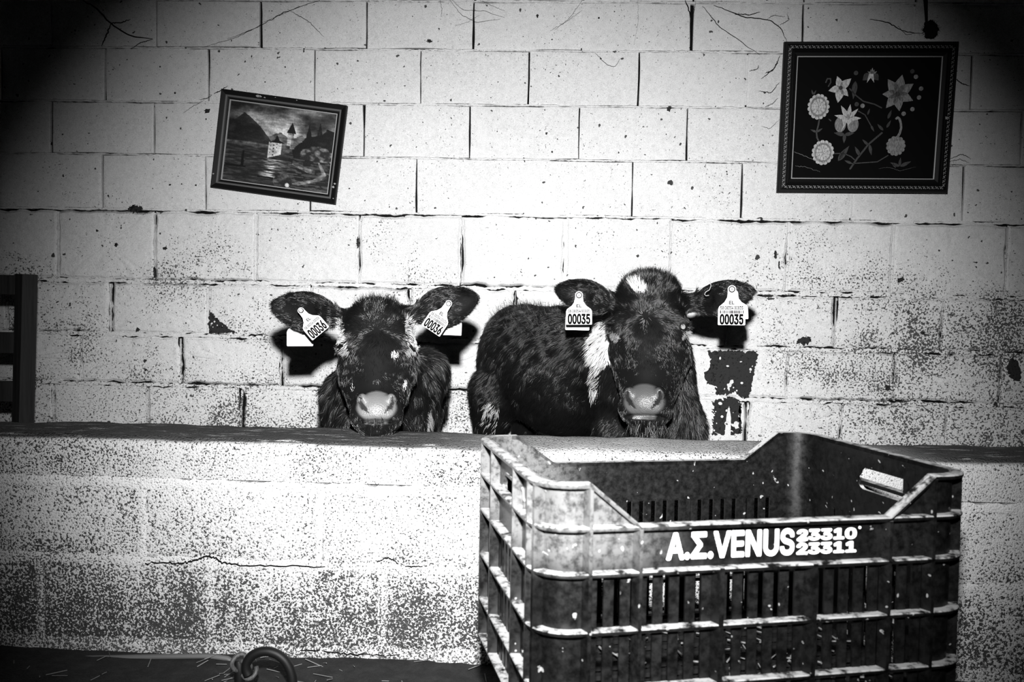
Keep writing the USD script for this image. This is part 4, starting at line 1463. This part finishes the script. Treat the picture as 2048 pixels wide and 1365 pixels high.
# --- embroidered flowers in a carved frame
t, W, Hh = picture_frame([(1563, 88), (1911, 88), (1894, 386), (1556, 384)], WY - 0.062, 0.085, 'framed embroidery of pale flowers on black cloth in a carved dark frame', 'embroidery', 'framed_embroidery')
moulding(t, W, Hh, [(0, 0), (0, .016), (.004, .022), (.010, .022), (.012, .016), (.012, 0)], 'frame_rail', M['gilt_dark'])
moulding(t, W, Hh, [(.012, 0), (.012, .018), (.026, .024), (.028, .020), (.028, 0)], 'frame_rail', M['gilt_dark'])
moulding(t, W, Hh, [(.028, 0), (.028, .021), (.030, .023), (.032, .021), (.032, .018), (.035, .020), (.037, .016), (.048, .011), (.048, 0)], 'frame_slope', M['gilt_dark'])
moulding(t, W, Hh, [(.048, .002), (.048, .010), (.0495, .0115), (.0515, .0105), (.052, .002)], 'frame_lip', M['gilt'], label='thin pale gilt lip round the cloth')
orn = []
for k in range(4):
    ln, ot = (W, Hh) if k % 2 == 0 else (Hh, W)
    n_ = int((ln - .04) / .0145)
    for q in range(n_):
        x = -ln / 2 + .02 + (ln - .04) * (q + .5) / n_
        for dx, dy, a_, rx, ry in ((0, .019, 35, .0058, .0026), (.005, .0155, -30, .0034, .0019), (-.004, .0225, -20, .0034, .0018)):
            b = trimesh.creation.icosphere(1, 1.0)
            b.vertices = b.vertices * [rx, ry, .0028]
            b.apply_transform(trimesh.transformations.rotation_matrix(math.radians(a_ + (90 if q % 2 else 0) * 0.3), [0, 0, 1]))
            b.apply_translation((x + dx, -(ot / 2 - dy), .0225))
            b.apply_transform(trimesh.transformations.rotation_matrix(k * math.pi / 2, [0, 0, 1]))
            orn.append(b)
obj('carved_ornament', cat(orn), M['bead'], t, smooth=True, kind='stuff', label='carved leaf scrolls along the frame')
obj('cloth', boxm((0, 0, .003), (W - .09, Hh - .09, .006)), M['black_cloth'], t)
M['thread'] = {}


def make_thread(name, lo, hi):
    g = Graph()
    p = g.obj()
    f = g.noise(g.n('mapping', 'vector', vector=p, scale=(420.0, 90.0, 100.0)), 1.0, 2, 0.6)
    return g.done(name, base_color=g.grey(g.lin(f, 0.3, 0.7, lo, hi)), roughness=0.6, normal=g.bump(f, 0.6, 0.001))


TH1, TH2, TH3 = make_thread('pale_thread', .28, .75), make_thread('grey_thread', .10, .34), make_thread('dim_thread', .018, .06)
CXP, CYP = 1732.0, 236.0
PXM = W / 344.0


def E2(x, y):
    """picture pixels of the zoomed embroidery -> its own plane"""
    return np.array([(1530 + x / 3.9 - CXP) * PXM, -(60 + y / 3.9 - CYP) * PXM])


def petal(c, tip, wd, pinch=0.3):
    c, tip = E2(*c), E2(*tip)
    d = tip - c
    n_ = np.array([-d[1], d[0]])
    L_ = []
    for q in np.linspace(0, 1, 9):
        L_.append(c + d * q + n_ * wd * math.sin(math.pi * q ** .75) * (1 - .15 * q))
    for q in np.linspace(1, 0, 9)[1:-1]:
        L_.append(c + d * q - n_ * wd * math.sin(math.pi * q ** .75) * (1 - .15 * q))
    return Polygon(L_).buffer(0)


def disc(c, r_, sx=1.0):
    return affinity.scale(Point(*E2(*c)).buffer(r_ / 3.9 * PXM, 8), sx, 1.0)


def sew(parent, nm, pl, mat, z=.006, th=.0008):
    return obj(nm, extrude(pl, th).apply_translation((0, 0, z)), mat, parent)


def flower(label):
    x = UsdGeom.Xform.Define(stage, numbered(path_of(t) + '/embroidered_flower'))
    return tag(x.GetPrim(), label)


def dahlia(c, rx, ry, label, mat, inner):
    f = flower(label)
    for q in range(15):
        a = 2 * math.pi * q / 15
        sew(f, 'petal', disc((c[0] + rx * .82 * math.cos(a), c[1] + ry * .84 * math.sin(a)), 17 * rx / 80), mat)
    sew(f, 'flower_disc', affinity.scale(disc(c, rx * .80), 1, ry / rx), inner, .0062)
    r = np.random.default_rng(int(c[0]))
    for q in range(11):
        a, m_ = 2 * math.pi * q / 11, .48
        sew(f, 'petal', disc((c[0] + rx * m_ * math.cos(a), c[1] + ry * m_ * math.sin(a)), 15 * rx / 80), mat, .0068)
    for q in range(5):
        a = 2 * math.pi * q / 5
        sew(f, 'petal', disc((c[0] + rx * .2 * math.cos(a), c[1] + ry * .2 * math.sin(a)), 13 * rx / 80), mat, .0074)


dahlia((413, 598), 84, 98, 'upper round dahlia flower', TH1, TH2)
dahlia((467, 955), 86, 96, 'lower round dahlia flower', TH1, TH2)
f = flower('pale five-petalled flower')
for tip in ((545, 362), (656, 380), (641, 517), (562, 568), (483, 475)):
    sew(f, 'petal', petal((578, 452), tip, .30), TH1)
sew(f, 'flower_centre', disc((578, 452), 16), TH3, .0068)
f = flower('grey seven-petalled flower')
for tip in ((940, 385), (1050, 350), (1142, 420), (1147, 550), (1046, 631), (940, 607), (904, 500)):
    sew(f, 'petal', petal((1022, 500), tip, .30), TH2)
sew(f, 'flower_centre', disc((1022, 500), 20), TH3, .0068)
f = flower('large split pomegranate')
for tip in ((540, 664), (588, 588), (661, 578), (724, 612), (752, 686)):
    sew(f, 'petal', petal((650, 690), tip, .17), TH1, .0068)
for sgn, cx in ((-1, 592), (1, 690)):
    hf = affinity.scale(disc((cx, 735), 52), .85, 1.15)
    sew(f, 'fruit_half', hf, TH2)
sew(f, 'fruit_heart', Polygon([E2(600, 695), E2(690, 695), E2(655, 740), E2(680, 790), E2(640, 720), E2(600, 792), E2(615, 740)]).buffer(0), TH1, .0070)
sew(f, 'leaf', petal((630, 815), (545, 800), .2), TH3)
sew(f, 'leaf', petal((630, 815), (705, 800), .2), TH3)
sew(f, 'leaf', petal((630, 810), (628, 882), .2), TH3)
f = flower('small pomegranate at the top')
for tip in ((778, 325), (800, 310), (815, 298), (832, 312), (852, 325)):
    sew(f, 'petal', petal((814, 348), tip, .2), TH2, .0068)
sew(f, 'fruit_half', petal((800, 345), (745, 395), .42), TH3)
sew(f, 'fruit_half', petal((826, 345), (868, 395), .42), TH3)
sew(f, 'fruit_heart', Polygon([E2(790, 345), E2(826, 345), E2(834, 412), E2(806, 375), E2(778, 415)]).buffer(0), TH1, .0070)
f = flower('gourd with a curled stalk')
for q in range(13):
    a = 2 * math.pi * q / 13
    sew(f, 'petal', disc((1036 + 60 * math.cos(a), 900 + 62 * math.sin(a)), 17), TH2)
sew(f, 'flower_disc', disc((1036, 890), 56), TH2, .0064)
for q in range(7):
    a = 2 * math.pi * q / 7
    sew(f, 'petal', disc((1036 + 28 * math.cos(a), 885 + 34 * math.sin(a)), 15), TH2, .0072)
sew(f, 'stalk', LineString([E2(x, y) for x, y in ((1040, 840), (1060, 800), (1068, 760), (1062, 720), (1050, 690), (1036, 680), (1026, 688))]).buffer(9 / 3.9 * PXM), TH2, .0066)
for c, mt in (((1125, 325), TH3), ((1156, 367), TH2), ((1202, 457), TH2), ((1191, 525), TH2), ((1146, 615), TH2), ((1080, 650), TH2), ((710, 578), TH3), ((757, 590), TH2), ((690, 338), TH3)):
    sew(t, 'berry', disc(c, 17), mt)
for pts, wd in ((((425, 690), (420, 740), (408, 795), (415, 840), (432, 868)), 6), (((690, 1080), (740, 1000), (820, 890), (920, 800)), 7), (((650, 460), (700, 510), (760, 555), (850, 578), (905, 605)), 5), (((725, 630), (780, 660), (830, 740)), 4), (((555, 962), (630, 960), (690, 985), (720, 1010)), 4), (((700, 1040), (900, 1025), (980, 975)), 4), (((460, 410), (470, 382), (495, 382), (498, 410), (482, 440)), 5)):
    sew(t, 'stem', LineString([E2(*p) for p in pts]).buffer(wd / 3.9 * PXM), TH3, .0058)
for b, e in (((410, 795), (358, 775)), ((410, 795), (455, 765)), ((700, 1040), (640, 1015)), ((760, 980), (715, 905)), ((820, 895), (770, 850)), ((830, 890), (850, 975)), ((600, 1010), (640, 930)), ((590, 1020), (672, 900)), ((1075, 1060), (1000, 1030)), ((1075, 1060), (1080, 990)), ((1080, 1060), (1165, 1020)), ((1020, 1040), (1050, 1075)), ((930, 780), (880, 730)), ((955, 760), (985, 700)), ((365, 505), (352, 465)), ((370, 505), (388, 470)), ((520, 710), (495, 690)), ((800, 660), (815, 610)), ((830, 740), (860, 790)), ((960, 690), (985, 620)), ((690, 400), (680, 540))):
    sew(t, 'leaf', petal(b, e, .16), TH3, .0058)
sew(t, 'chip', Polygon([(W / 2 - .031, .005), (W / 2 - .022, .004), (W / 2 - .024, -.004), (W / 2 - .030, -.005)]), M['tag'], .022, .002)

# ------------------------------------------------------------------ wooden gate at the left
g_ = thing('wooden_gate', 'dark weathered wooden gate of post and rails standing in the pen', 'gate')
YG = 2.72


def beam(p0, p1, w, d, y, nm, turn=0):
    """a sawn timber between two points of the plane y, w wide and d deep, edges slightly worn"""
    a, b = np.array(p0), np.array(p1)
    L_ = np.linalg.norm(b - a)
    pl = affinity.rotate(sbox(-w / 2 + .003, -d / 2 + .003, w / 2 - .003, d / 2 - .003).buffer(.003, 2), turn, origin=(0, 0))
    m = trimesh.creation.extrude_polygon(pl, L_, engine='earcut')
    ez_ = (b - a) / L_
    ey_ = np.array([0, 1.0, 0])
    ex_ = np.cross(ey_, ez_)
    ey_ = np.cross(ez_, ex_)
    loc = trimesh.Trimesh(m.vertices, m.faces, process=False)
    loc.apply_transform(frame_mat(a, ex_, ey_, ez_))
    return obj(nm, loc, M['wood'], g_, smooth=30)


top_, bot_ = at(53, 549, YG), at(46, 845, YG)
dn = bot_ + (bot_ - top_) / np.linalg.norm(bot_ - top_) * ((bot_[2] - 0.0) / abs(unit(bot_ - top_)[2]))
wp = 49 / FPX * YG
beam(top_, dn, wp * .80, wp * .62, YG, 'post', 38)
sh_ = np.array([-1.05, 0.0, 0.0])
beam(top_ + sh_, dn + sh_, wp, .055, YG, 'post')
for y0, y1 in ((549, 589), (664, 707), (762, 804)):
    c = at(30, (y0 + y1) / 2, YG) + np.array([0.0, .012, 0])
    beam(c + sh_, c + np.array([0.01, 0, -.002]), (y1 - y0) / FPX * YG, .03, YG, 'rail')

# ------------------------------------------------------------------ marks on the far wall
M['bare'] = make_concrete('bare_block', 0.007, 0.028, 0.40, 120.0)
r = np.random.default_rng(17)


def ragged(pts, amp, step=2.2):
    pl = Polygon(pts)
    n_ = int(pl.length / step)
    v = []
    for q in range(n_):
        p = pl.exterior.interpolate(q * step)
        v.append((p.x + r.normal(0, amp), p.y + r.normal(0, amp)))
    return Polygon(v).buffer(0)


def wall_patch(pl, nm, th=.0022, y=WY):
    out = []
    for g in getattr(pl, 'geoms', [pl]):
        if g.geom_type == 'Polygon' and g.area > 3:
            conv = lambda ring: [tuple(at(x, yy, y)[[0, 2]]) for x, yy in ring.coords[:-1]]
            q = Polygon(conv(g.exterior), [conv(i) for i in g.interiors]).buffer(0)
            if q.area > 1e-7:
                out.append(extrude(q, th))
    m = cat(out)
    v = np.array(m.vertices)
    m = trimesh.Trimesh(np.c_[v[:, 0], y - v[:, 2] - .0004, v[:, 1]], m.faces[:, ::-1], process=False)
    return obj(nm, m, M['bare'], wb)


def flakes(n, x0, x1, y0, y1, lo, hi):
    return union_all([affinity.rotate(affinity.scale(Point(r.uniform(x0, x1), r.uniform(y0, y1)).buffer(r.uniform(lo, hi), 3), r.uniform(.5, 1.6), r.uniform(.5, 1.3)), r.uniform(0, 180)) for _ in range(n)])


big = ragged([(1413, 702), (1514, 703), (1512, 730), (1504, 760), (1500, 792), (1488, 797), (1470, 785), (1456, 790), (1432, 790), (1430, 772), (1412, 768), (1408, 745), (1420, 735), (1424, 720)], 1.6)
big = big.difference(flakes(16, 1415, 1505, 715, 790, 1.0, 3.2)).difference(ragged([(1455, 768), (1466, 758), (1468, 764), (1462, 772), (1458, 782), (1454, 778)], 1.0))
wall_patch(big, 'bare_patch')
lowp = ragged([(1431, 798), (1446, 800), (1462, 795), (1478, 800), (1482, 812), (1478, 870), (1424, 870), (1426, 812)], 1.8).difference(flakes(26, 1424, 1482, 800, 868, 1.2, 4.5)).difference(Polygon([(1449, 872), (1453, 830), (1458, 812), (1462, 835), (1461, 872)]))
wall_patch(lowp, 'bare_patch')
wall_patch(ragged([(1478, 812), (1482, 812), (1482, 868), (1477, 868)], .8), 'bare_patch')
wall_patch(ragged([(421, 620), (427, 628), (437, 640), (450, 650), (462, 660), (475, 667), (448, 666), (418, 667), (417, 645)], 1.2).difference(flakes(8, 422, 445, 640, 664, .8, 2.2)), 'bare_patch')
wall_patch(ragged([(2022, 716), (2034, 722), (2042, 745), (2040, 760), (2026, 762), (2016, 750), (2014, 730)], 1.5), 'bare_patch')
for x, y, a, b in ((859, 82, 6, 4.5), (1338, 218, 4, 6), (414, 222, 5, 4), (1878, 476, 4, 8), (1948, 531, 7, 8), (1608, 682, 15, 8), (1775, 776, 6, 6), (1845, 668, 5, 4), (1093, 267, 2.5, 2.5), (1104, 304, 2, 2), (233, 490, 4, 4), (330, 497, 5, 2.5), (195, 462, 3, 2), (1551, 510, 3, 9), (1558, 530, 2, 8), (276, 660, 4, 4), (290, 722, 3, 3), (292, 740, 3, 3), (340, 370, 2, 2), (364, 368, 2, 2), (392, 371, 2, 2), (217, 392, 2, 2), (1535, 592, 12, 3), (1540, 598, 8, 2), (825, 33, 1.5, 1.5), (1075, 32, 2, 4), (1198, 36, 2, 2), (350, 186, 2, 2), (716, 485, 2.5, 12), (310, 545, 3, 12), (272, 418, 15, 7), (1800, 560, 10, 6), (640, 300, 2, 2)):
    wall_patch(ragged([(x + a * math.cos(q), y + b * math.sin(q)) for q in np.linspace(0, 2 * math.pi, 12)[:-1]], min(a, b) * .25, 1.5), 'dark_chip', .0015)

# the crack that runs along the low wall's joint
def crack(pts, y, nm, parent, w=.0016):
    P = np.array([at(*p, y) for p in pts])
    q = [P[0]]
    for a, b in zip(P[:-1], P[1:]):
        for f_ in np.linspace(0, 1, 9)[1:]:
            q.append(a + (b - a) * f_ + [0, 0, r.normal(0, .0012)])
    q = np.array(q)
    wv = w * np.interp(np.arange(len(q)), [0, len(q) * .3, len(q) - 1], [.4, 1, .4])
    up, dnn = q + np.c_[0 * wv, 0 * wv, wv], q - np.c_[0 * wv, 0 * wv, wv]
    up[:, 1] = dnn[:, 1] = y
    v = np.vstack([up, dnn, up + [0, .003, 0], dnn + [0, .003, 0]])
    n_ = len(q)
    i = np.arange(n_ - 1)
    f_ = np.vstack([np.stack([i, n_ + i, n_ + i + 1, i + 1], 1), np.stack([2 * n_ + i, i, i + 1, 2 * n_ + i + 1], 1), np.stack([n_ + i, 3 * n_ + i, 3 * n_ + i + 1, n_ + i + 1], 1)])
    obj(nm, tri(v, f_), M['soot'], parent)


crack([(290, 1128), (340, 1128), (370, 1128), (395, 1120), (415, 1113), (430, 1117), (445, 1127), (480, 1132), (560, 1133), (650, 1134)], FY - .0045, 'crack', wf)
crack([(755, 1124), (772, 1117), (785, 1120), (797, 1129)], FY - .0045, 'crack', wf, .0010)
crack([(810, 1134), (845, 1134)], FY - .0045, 'crack', wf, .0008)
crack([(600, 1302), (650, 1305), (700, 1309), (760, 1312), (800, 1312)], FY - .0045, 'crack', wf, .0012)

# ------------------------------------------------------------------ cobwebs
M['web'] = flat('sooty_cobweb', 0.012, 0.9, 0.1)
M['web_pale'] = flat('dusty_cobweb', 0.30, 0.9, 0.1)


def strand(px, y, sag=0.0):
    P = np.array([at(*p, y + d) for p, d in zip(px, np.linspace(0, .0, len(px)))])
    s_ = np.linspace(0, len(P) - 1, 24)
    q = np.stack([np.interp(s_, np.arange(len(P)), P[:, k]) for k in range(3)], 1)
    k_ = np.array([.25, .5, .25])
    for _ in range(2):
        q[1:-1] = q[:-2] * .25 + q[1:-1] * .5 + q[2:] * .25
    return q + np.random.default_rng(int(px[0][0])).normal(0, .0008, q.shape)


def cobweb(label, strands, w, mat='web', group='cobwebs on the block wall', y=WY - .006):
    P = np.stack([strand(s_, y) for s_ in strands])
    wd = np.array([w * f_ * np.interp(np.linspace(0, 1, 24), [0, .3, .8, 1], [.5, 1, .8, .3]) for f_ in np.linspace(1, .45, len(strands))])
    o = thing('cobweb', label, 'cobweb', group)
    for q_, w_ in zip(P, wd):
        curves('strand', q_[None], w_, M[mat], o)
    return o


cobweb('thick sooty cobweb strand sagging across the dark top-left corner', [[(165, 0), (195, 18), (218, 45), (258, 72), (306, 78)], [(222, 48), (213, 70), (203, 92)], [(218, 45), (240, 46), (262, 38)], [(306, 78), (280, 86), (262, 98)]], .006)
cobweb('pale web of fine lines fanning over the blocks above the lake painting', [[(640, 0), (560, 28), (520, 52), (455, 78)], [(575, 18), (620, 45), (648, 74)], [(520, 52), (470, 76), (400, 96)], [(600, 12), (560, 30), (523, 46)]], .0022)
cobweb('fan of fine cobweb lines hanging at top centre above the plain wall', [[(900, 0), (922, 30), (955, 45), (1000, 38)], [(905, 0), (925, 20), (968, 22), (1010, 35)], [(880, 0), (884, 20), (882, 34)], [(1165, 0), (1140, 35), (1110, 60)], [(1165, 20), (1130, 45), (1100, 62)], [(960, 0), (985, 12), (1010, 22)], [(1276, 0), (1276, 50), (1268, 90)], [(910, 52), (935, 44), (960, 30)]], .0014)
cobweb('loose dark thread looped under the block joint near top centre', [[(1190, 106), (1214, 130), (1230, 134), (1240, 118)]], .0016)
cobweb('dark cobweb strand slanting from the top edge towards the embroidery', [[(1428, 10), (1462, 24), (1495, 36), (1535, 38), (1562, 55), (1574, 86)], [(1470, 28), (1500, 30), (1520, 24)], [(1405, 12), (1440, 55), (1520, 110)], [(1560, 50), (1578, 40), (1574, 28)], [(1535, 38), (1548, 30), (1570, 34)]], .0036)
cobweb('sooty strand at the top over the widest dark joint', [[(1370, 0), (1378, 20), (1383, 45)], [(1383, 45), (1388, 20), (1392, 0)]], .004)
cobweb('grey cobweb strand above the embroidery reaching the hanging clump', [[(1740, 38), (1780, 46), (1805, 62), (1848, 68)], [(1796, 52), (1812, 70), (1830, 66)]], .0032)
cobweb('sooty cobweb wisps left of the carved frame', [[(1560, 112), (1548, 138), (1522, 158)], [(1556, 125), (1545, 142), (1530, 146)], [(1558, 165), (1543, 186), (1518, 182)], [(1498, 142), (1515, 138), (1518, 130)], [(1556, 196), (1545, 208), (1530, 214)], [(1558, 240), (1540, 258), (1522, 252)]], .0030)
cobweb('cobweb wisps right of the carved frame', [[(1908, 155), (1925, 168), (1940, 172)], [(1900, 318), (1925, 308), (1942, 318)], [(1898, 324), (1920, 318), (1938, 326)], [(1896, 330), (1915, 330), (1934, 332)]], .0028)
cobweb('short sooty cobweb at the upper corner of the lake painting', [[(428, 187), (440, 182), (455, 172)], [(400, 200), (415, 196), (424, 190)], [(366, 226), (390, 210), (410, 200)]], .0028)
cobweb('pale broken threads stretched across the embroidery cloth', [[(1588, 304), (1604, 310), (1618, 316), (1632, 322)], [(1590, 332), (1612, 334), (1640, 344)], [(1758, 338), (1775, 334), (1800, 342), (1832, 334)]], .0014, 'web_pale', y=WY - .068)
# a clump of soot-laden web hanging on its thread
cl = thing('cobweb_clump', 'black clump of sooty cobweb hanging from a thread above the embroidery', 'cobweb')
P = np.array([at(1851, -6, WY - .012), at(1852, 20, WY - .012), at(1853, 45, WY - .012)])
curves('thread', P[None], np.array([.016, .012, .009]), M['web'], cl)
ic = trimesh.creation.icosphere(3, 1.0)
nv3 = meshkit.fbm(ic.vertices * 2.6 + 5, 4, 3)
ic.vertices = ic.vertices * (0.45 + 1.1 * nv3)[:, None] * [.024, .011, .030] + at(1861, 60, WY - .013)
obj('clump', ic, M['web'], cl, smooth=True)
fz_ = np.random.default_rng(3)
c0 = at(1861, 60, WY - .013)
d_ = fz_.normal(0, 1, (60, 3)) * [1, .3, 1]
d_ /= np.linalg.norm(d_, axis=1, keepdims=True)
curves('fuzz', c0 + d_[:, None] * np.linspace(.010, .034, 4)[None, :, None] + fz_.normal(0, .002, (60, 4, 3)), np.array([.0016, .0012, .0008, .0005]), M['web'], cl, kind='stuff')

# ------------------------------------------------------------------ on the ground
YH = 1.60
hp = [at(x, y, YH) for x, y in ((497, 1352), (492, 1340), (493, 1326), (503, 1312), (519, 1304), (537, 1303), (555, 1309), (570, 1321), (580, 1338), (585, 1356), (586, 1380))]
s_ = np.linspace(0, len(hp) - 1, 60)
q = np.stack([np.interp(s_, np.arange(len(hp)), np.array(hp)[:, k]) for k in range(3)], 1)
for _ in range(6):
    q[1:-1] = q[:-2] * .25 + q[1:-1] * .5 + q[2:] * .25
hs = thing('rubber_hose', 'black rubber hose bent into an arch at the foot of the low wall', 'hose')
obj('hose', tube(q, .0090, 14), M['rubber'], hs, smooth=True)
cp = at(486, 1332, YH + .005)
kn = [cp + .014 * np.array([math.cos(a), .5 * math.sin(a * 1.5), math.sin(a)]) for a in np.linspace(0, 4.2 * math.pi, 50)]
obj('cord', tube(np.array(kn) + np.c_[np.linspace(-.01, .012, 50), np.zeros(50), np.linspace(.008, -.012, 50)], .0045, 8), make_thread('old_cord', .02, .08), hs, smooth=True, label='knotted cord round the hose')
obj('stake', tube([at(477, 1322, YH + .01), at(479, 1345, YH + .01), at(480, 1385, YH + .01)], [.009, .010, .010], 10), M['rubber'], hs, smooth=True)
pipe = obj('pipe', tube([at(x, y, FY - .030) for x, y in ((-60, 1322), (100, 1319), (330, 1314), (420, 1313), (455, 1318), (468, 1326))], .0055, 10), flat('grey_pipe', .10, .6), smooth=True)
tag(pipe, 'thin grey pipe lying along the foot of the low wall', 'pipe')

sr = np.random.default_rng(77)


def sticks(n, area, z, lmin, lmax, wd):
    out = []
    for _ in range(n):
        c = area(sr)
        ln = sr.uniform(lmin, lmax)
        a = sr.uniform(0, 2 * math.pi)
        b = trimesh.creation.cylinder(sr.uniform(.6, 1.2) * wd, ln, sections=5)
        b.apply_transform(trimesh.transformations.rotation_matrix(math.pi / 2 + sr.normal(0, .18), [math.sin(a), -math.cos(a), 0]))
        b.apply_translation((c[0], c[1], z + sr.uniform(.002, .012)))
        out.append(b)
    return cat(out)


def ground_area(r_):
    if r_.random() < .35:
        return np.array([r_.normal(at(560, 1340, 1.78)[0], .10), r_.uniform(1.60, 1.815)])
    return np.array([r_.uniform(-1.3, -0.06), r_.uniform(1.2, 1.82)])


o = obj('straw', sticks(130, ground_area, GROUND - .006, .010, .055, .0009), M['straw'], kind='stuff')
tag(o, 'loose pale straw scattered on the ground before the low wall', 'straw')
inv = frame_mat(CO, ex_c, ey_c, ez_c)
sm = sticks(90, lambda r_: np.array([r_.uniform(-.24, .24), r_.uniform(-.15, .15)]), .014, .010, .05, .0012)
sm.apply_transform(inv)
o = obj('straw', sm, M['straw'], kind='stuff')
tag(o, 'scraps of straw and chaff lying in the bottom of the crate', 'straw')
wv = np.array([at(x, y, 2.30) for x, y in ((1420, 562), (1422, 572), (1419, 580), (1412, 584), (1409, 589), (1412, 592), (1418, 591))])
o = obj('straw_wisp', tube(wv, .0011, 6), M['tag'], smooth=True)
tag(o, 'bent pale wisp of straw caught in the ear of the larger calf', 'straw')
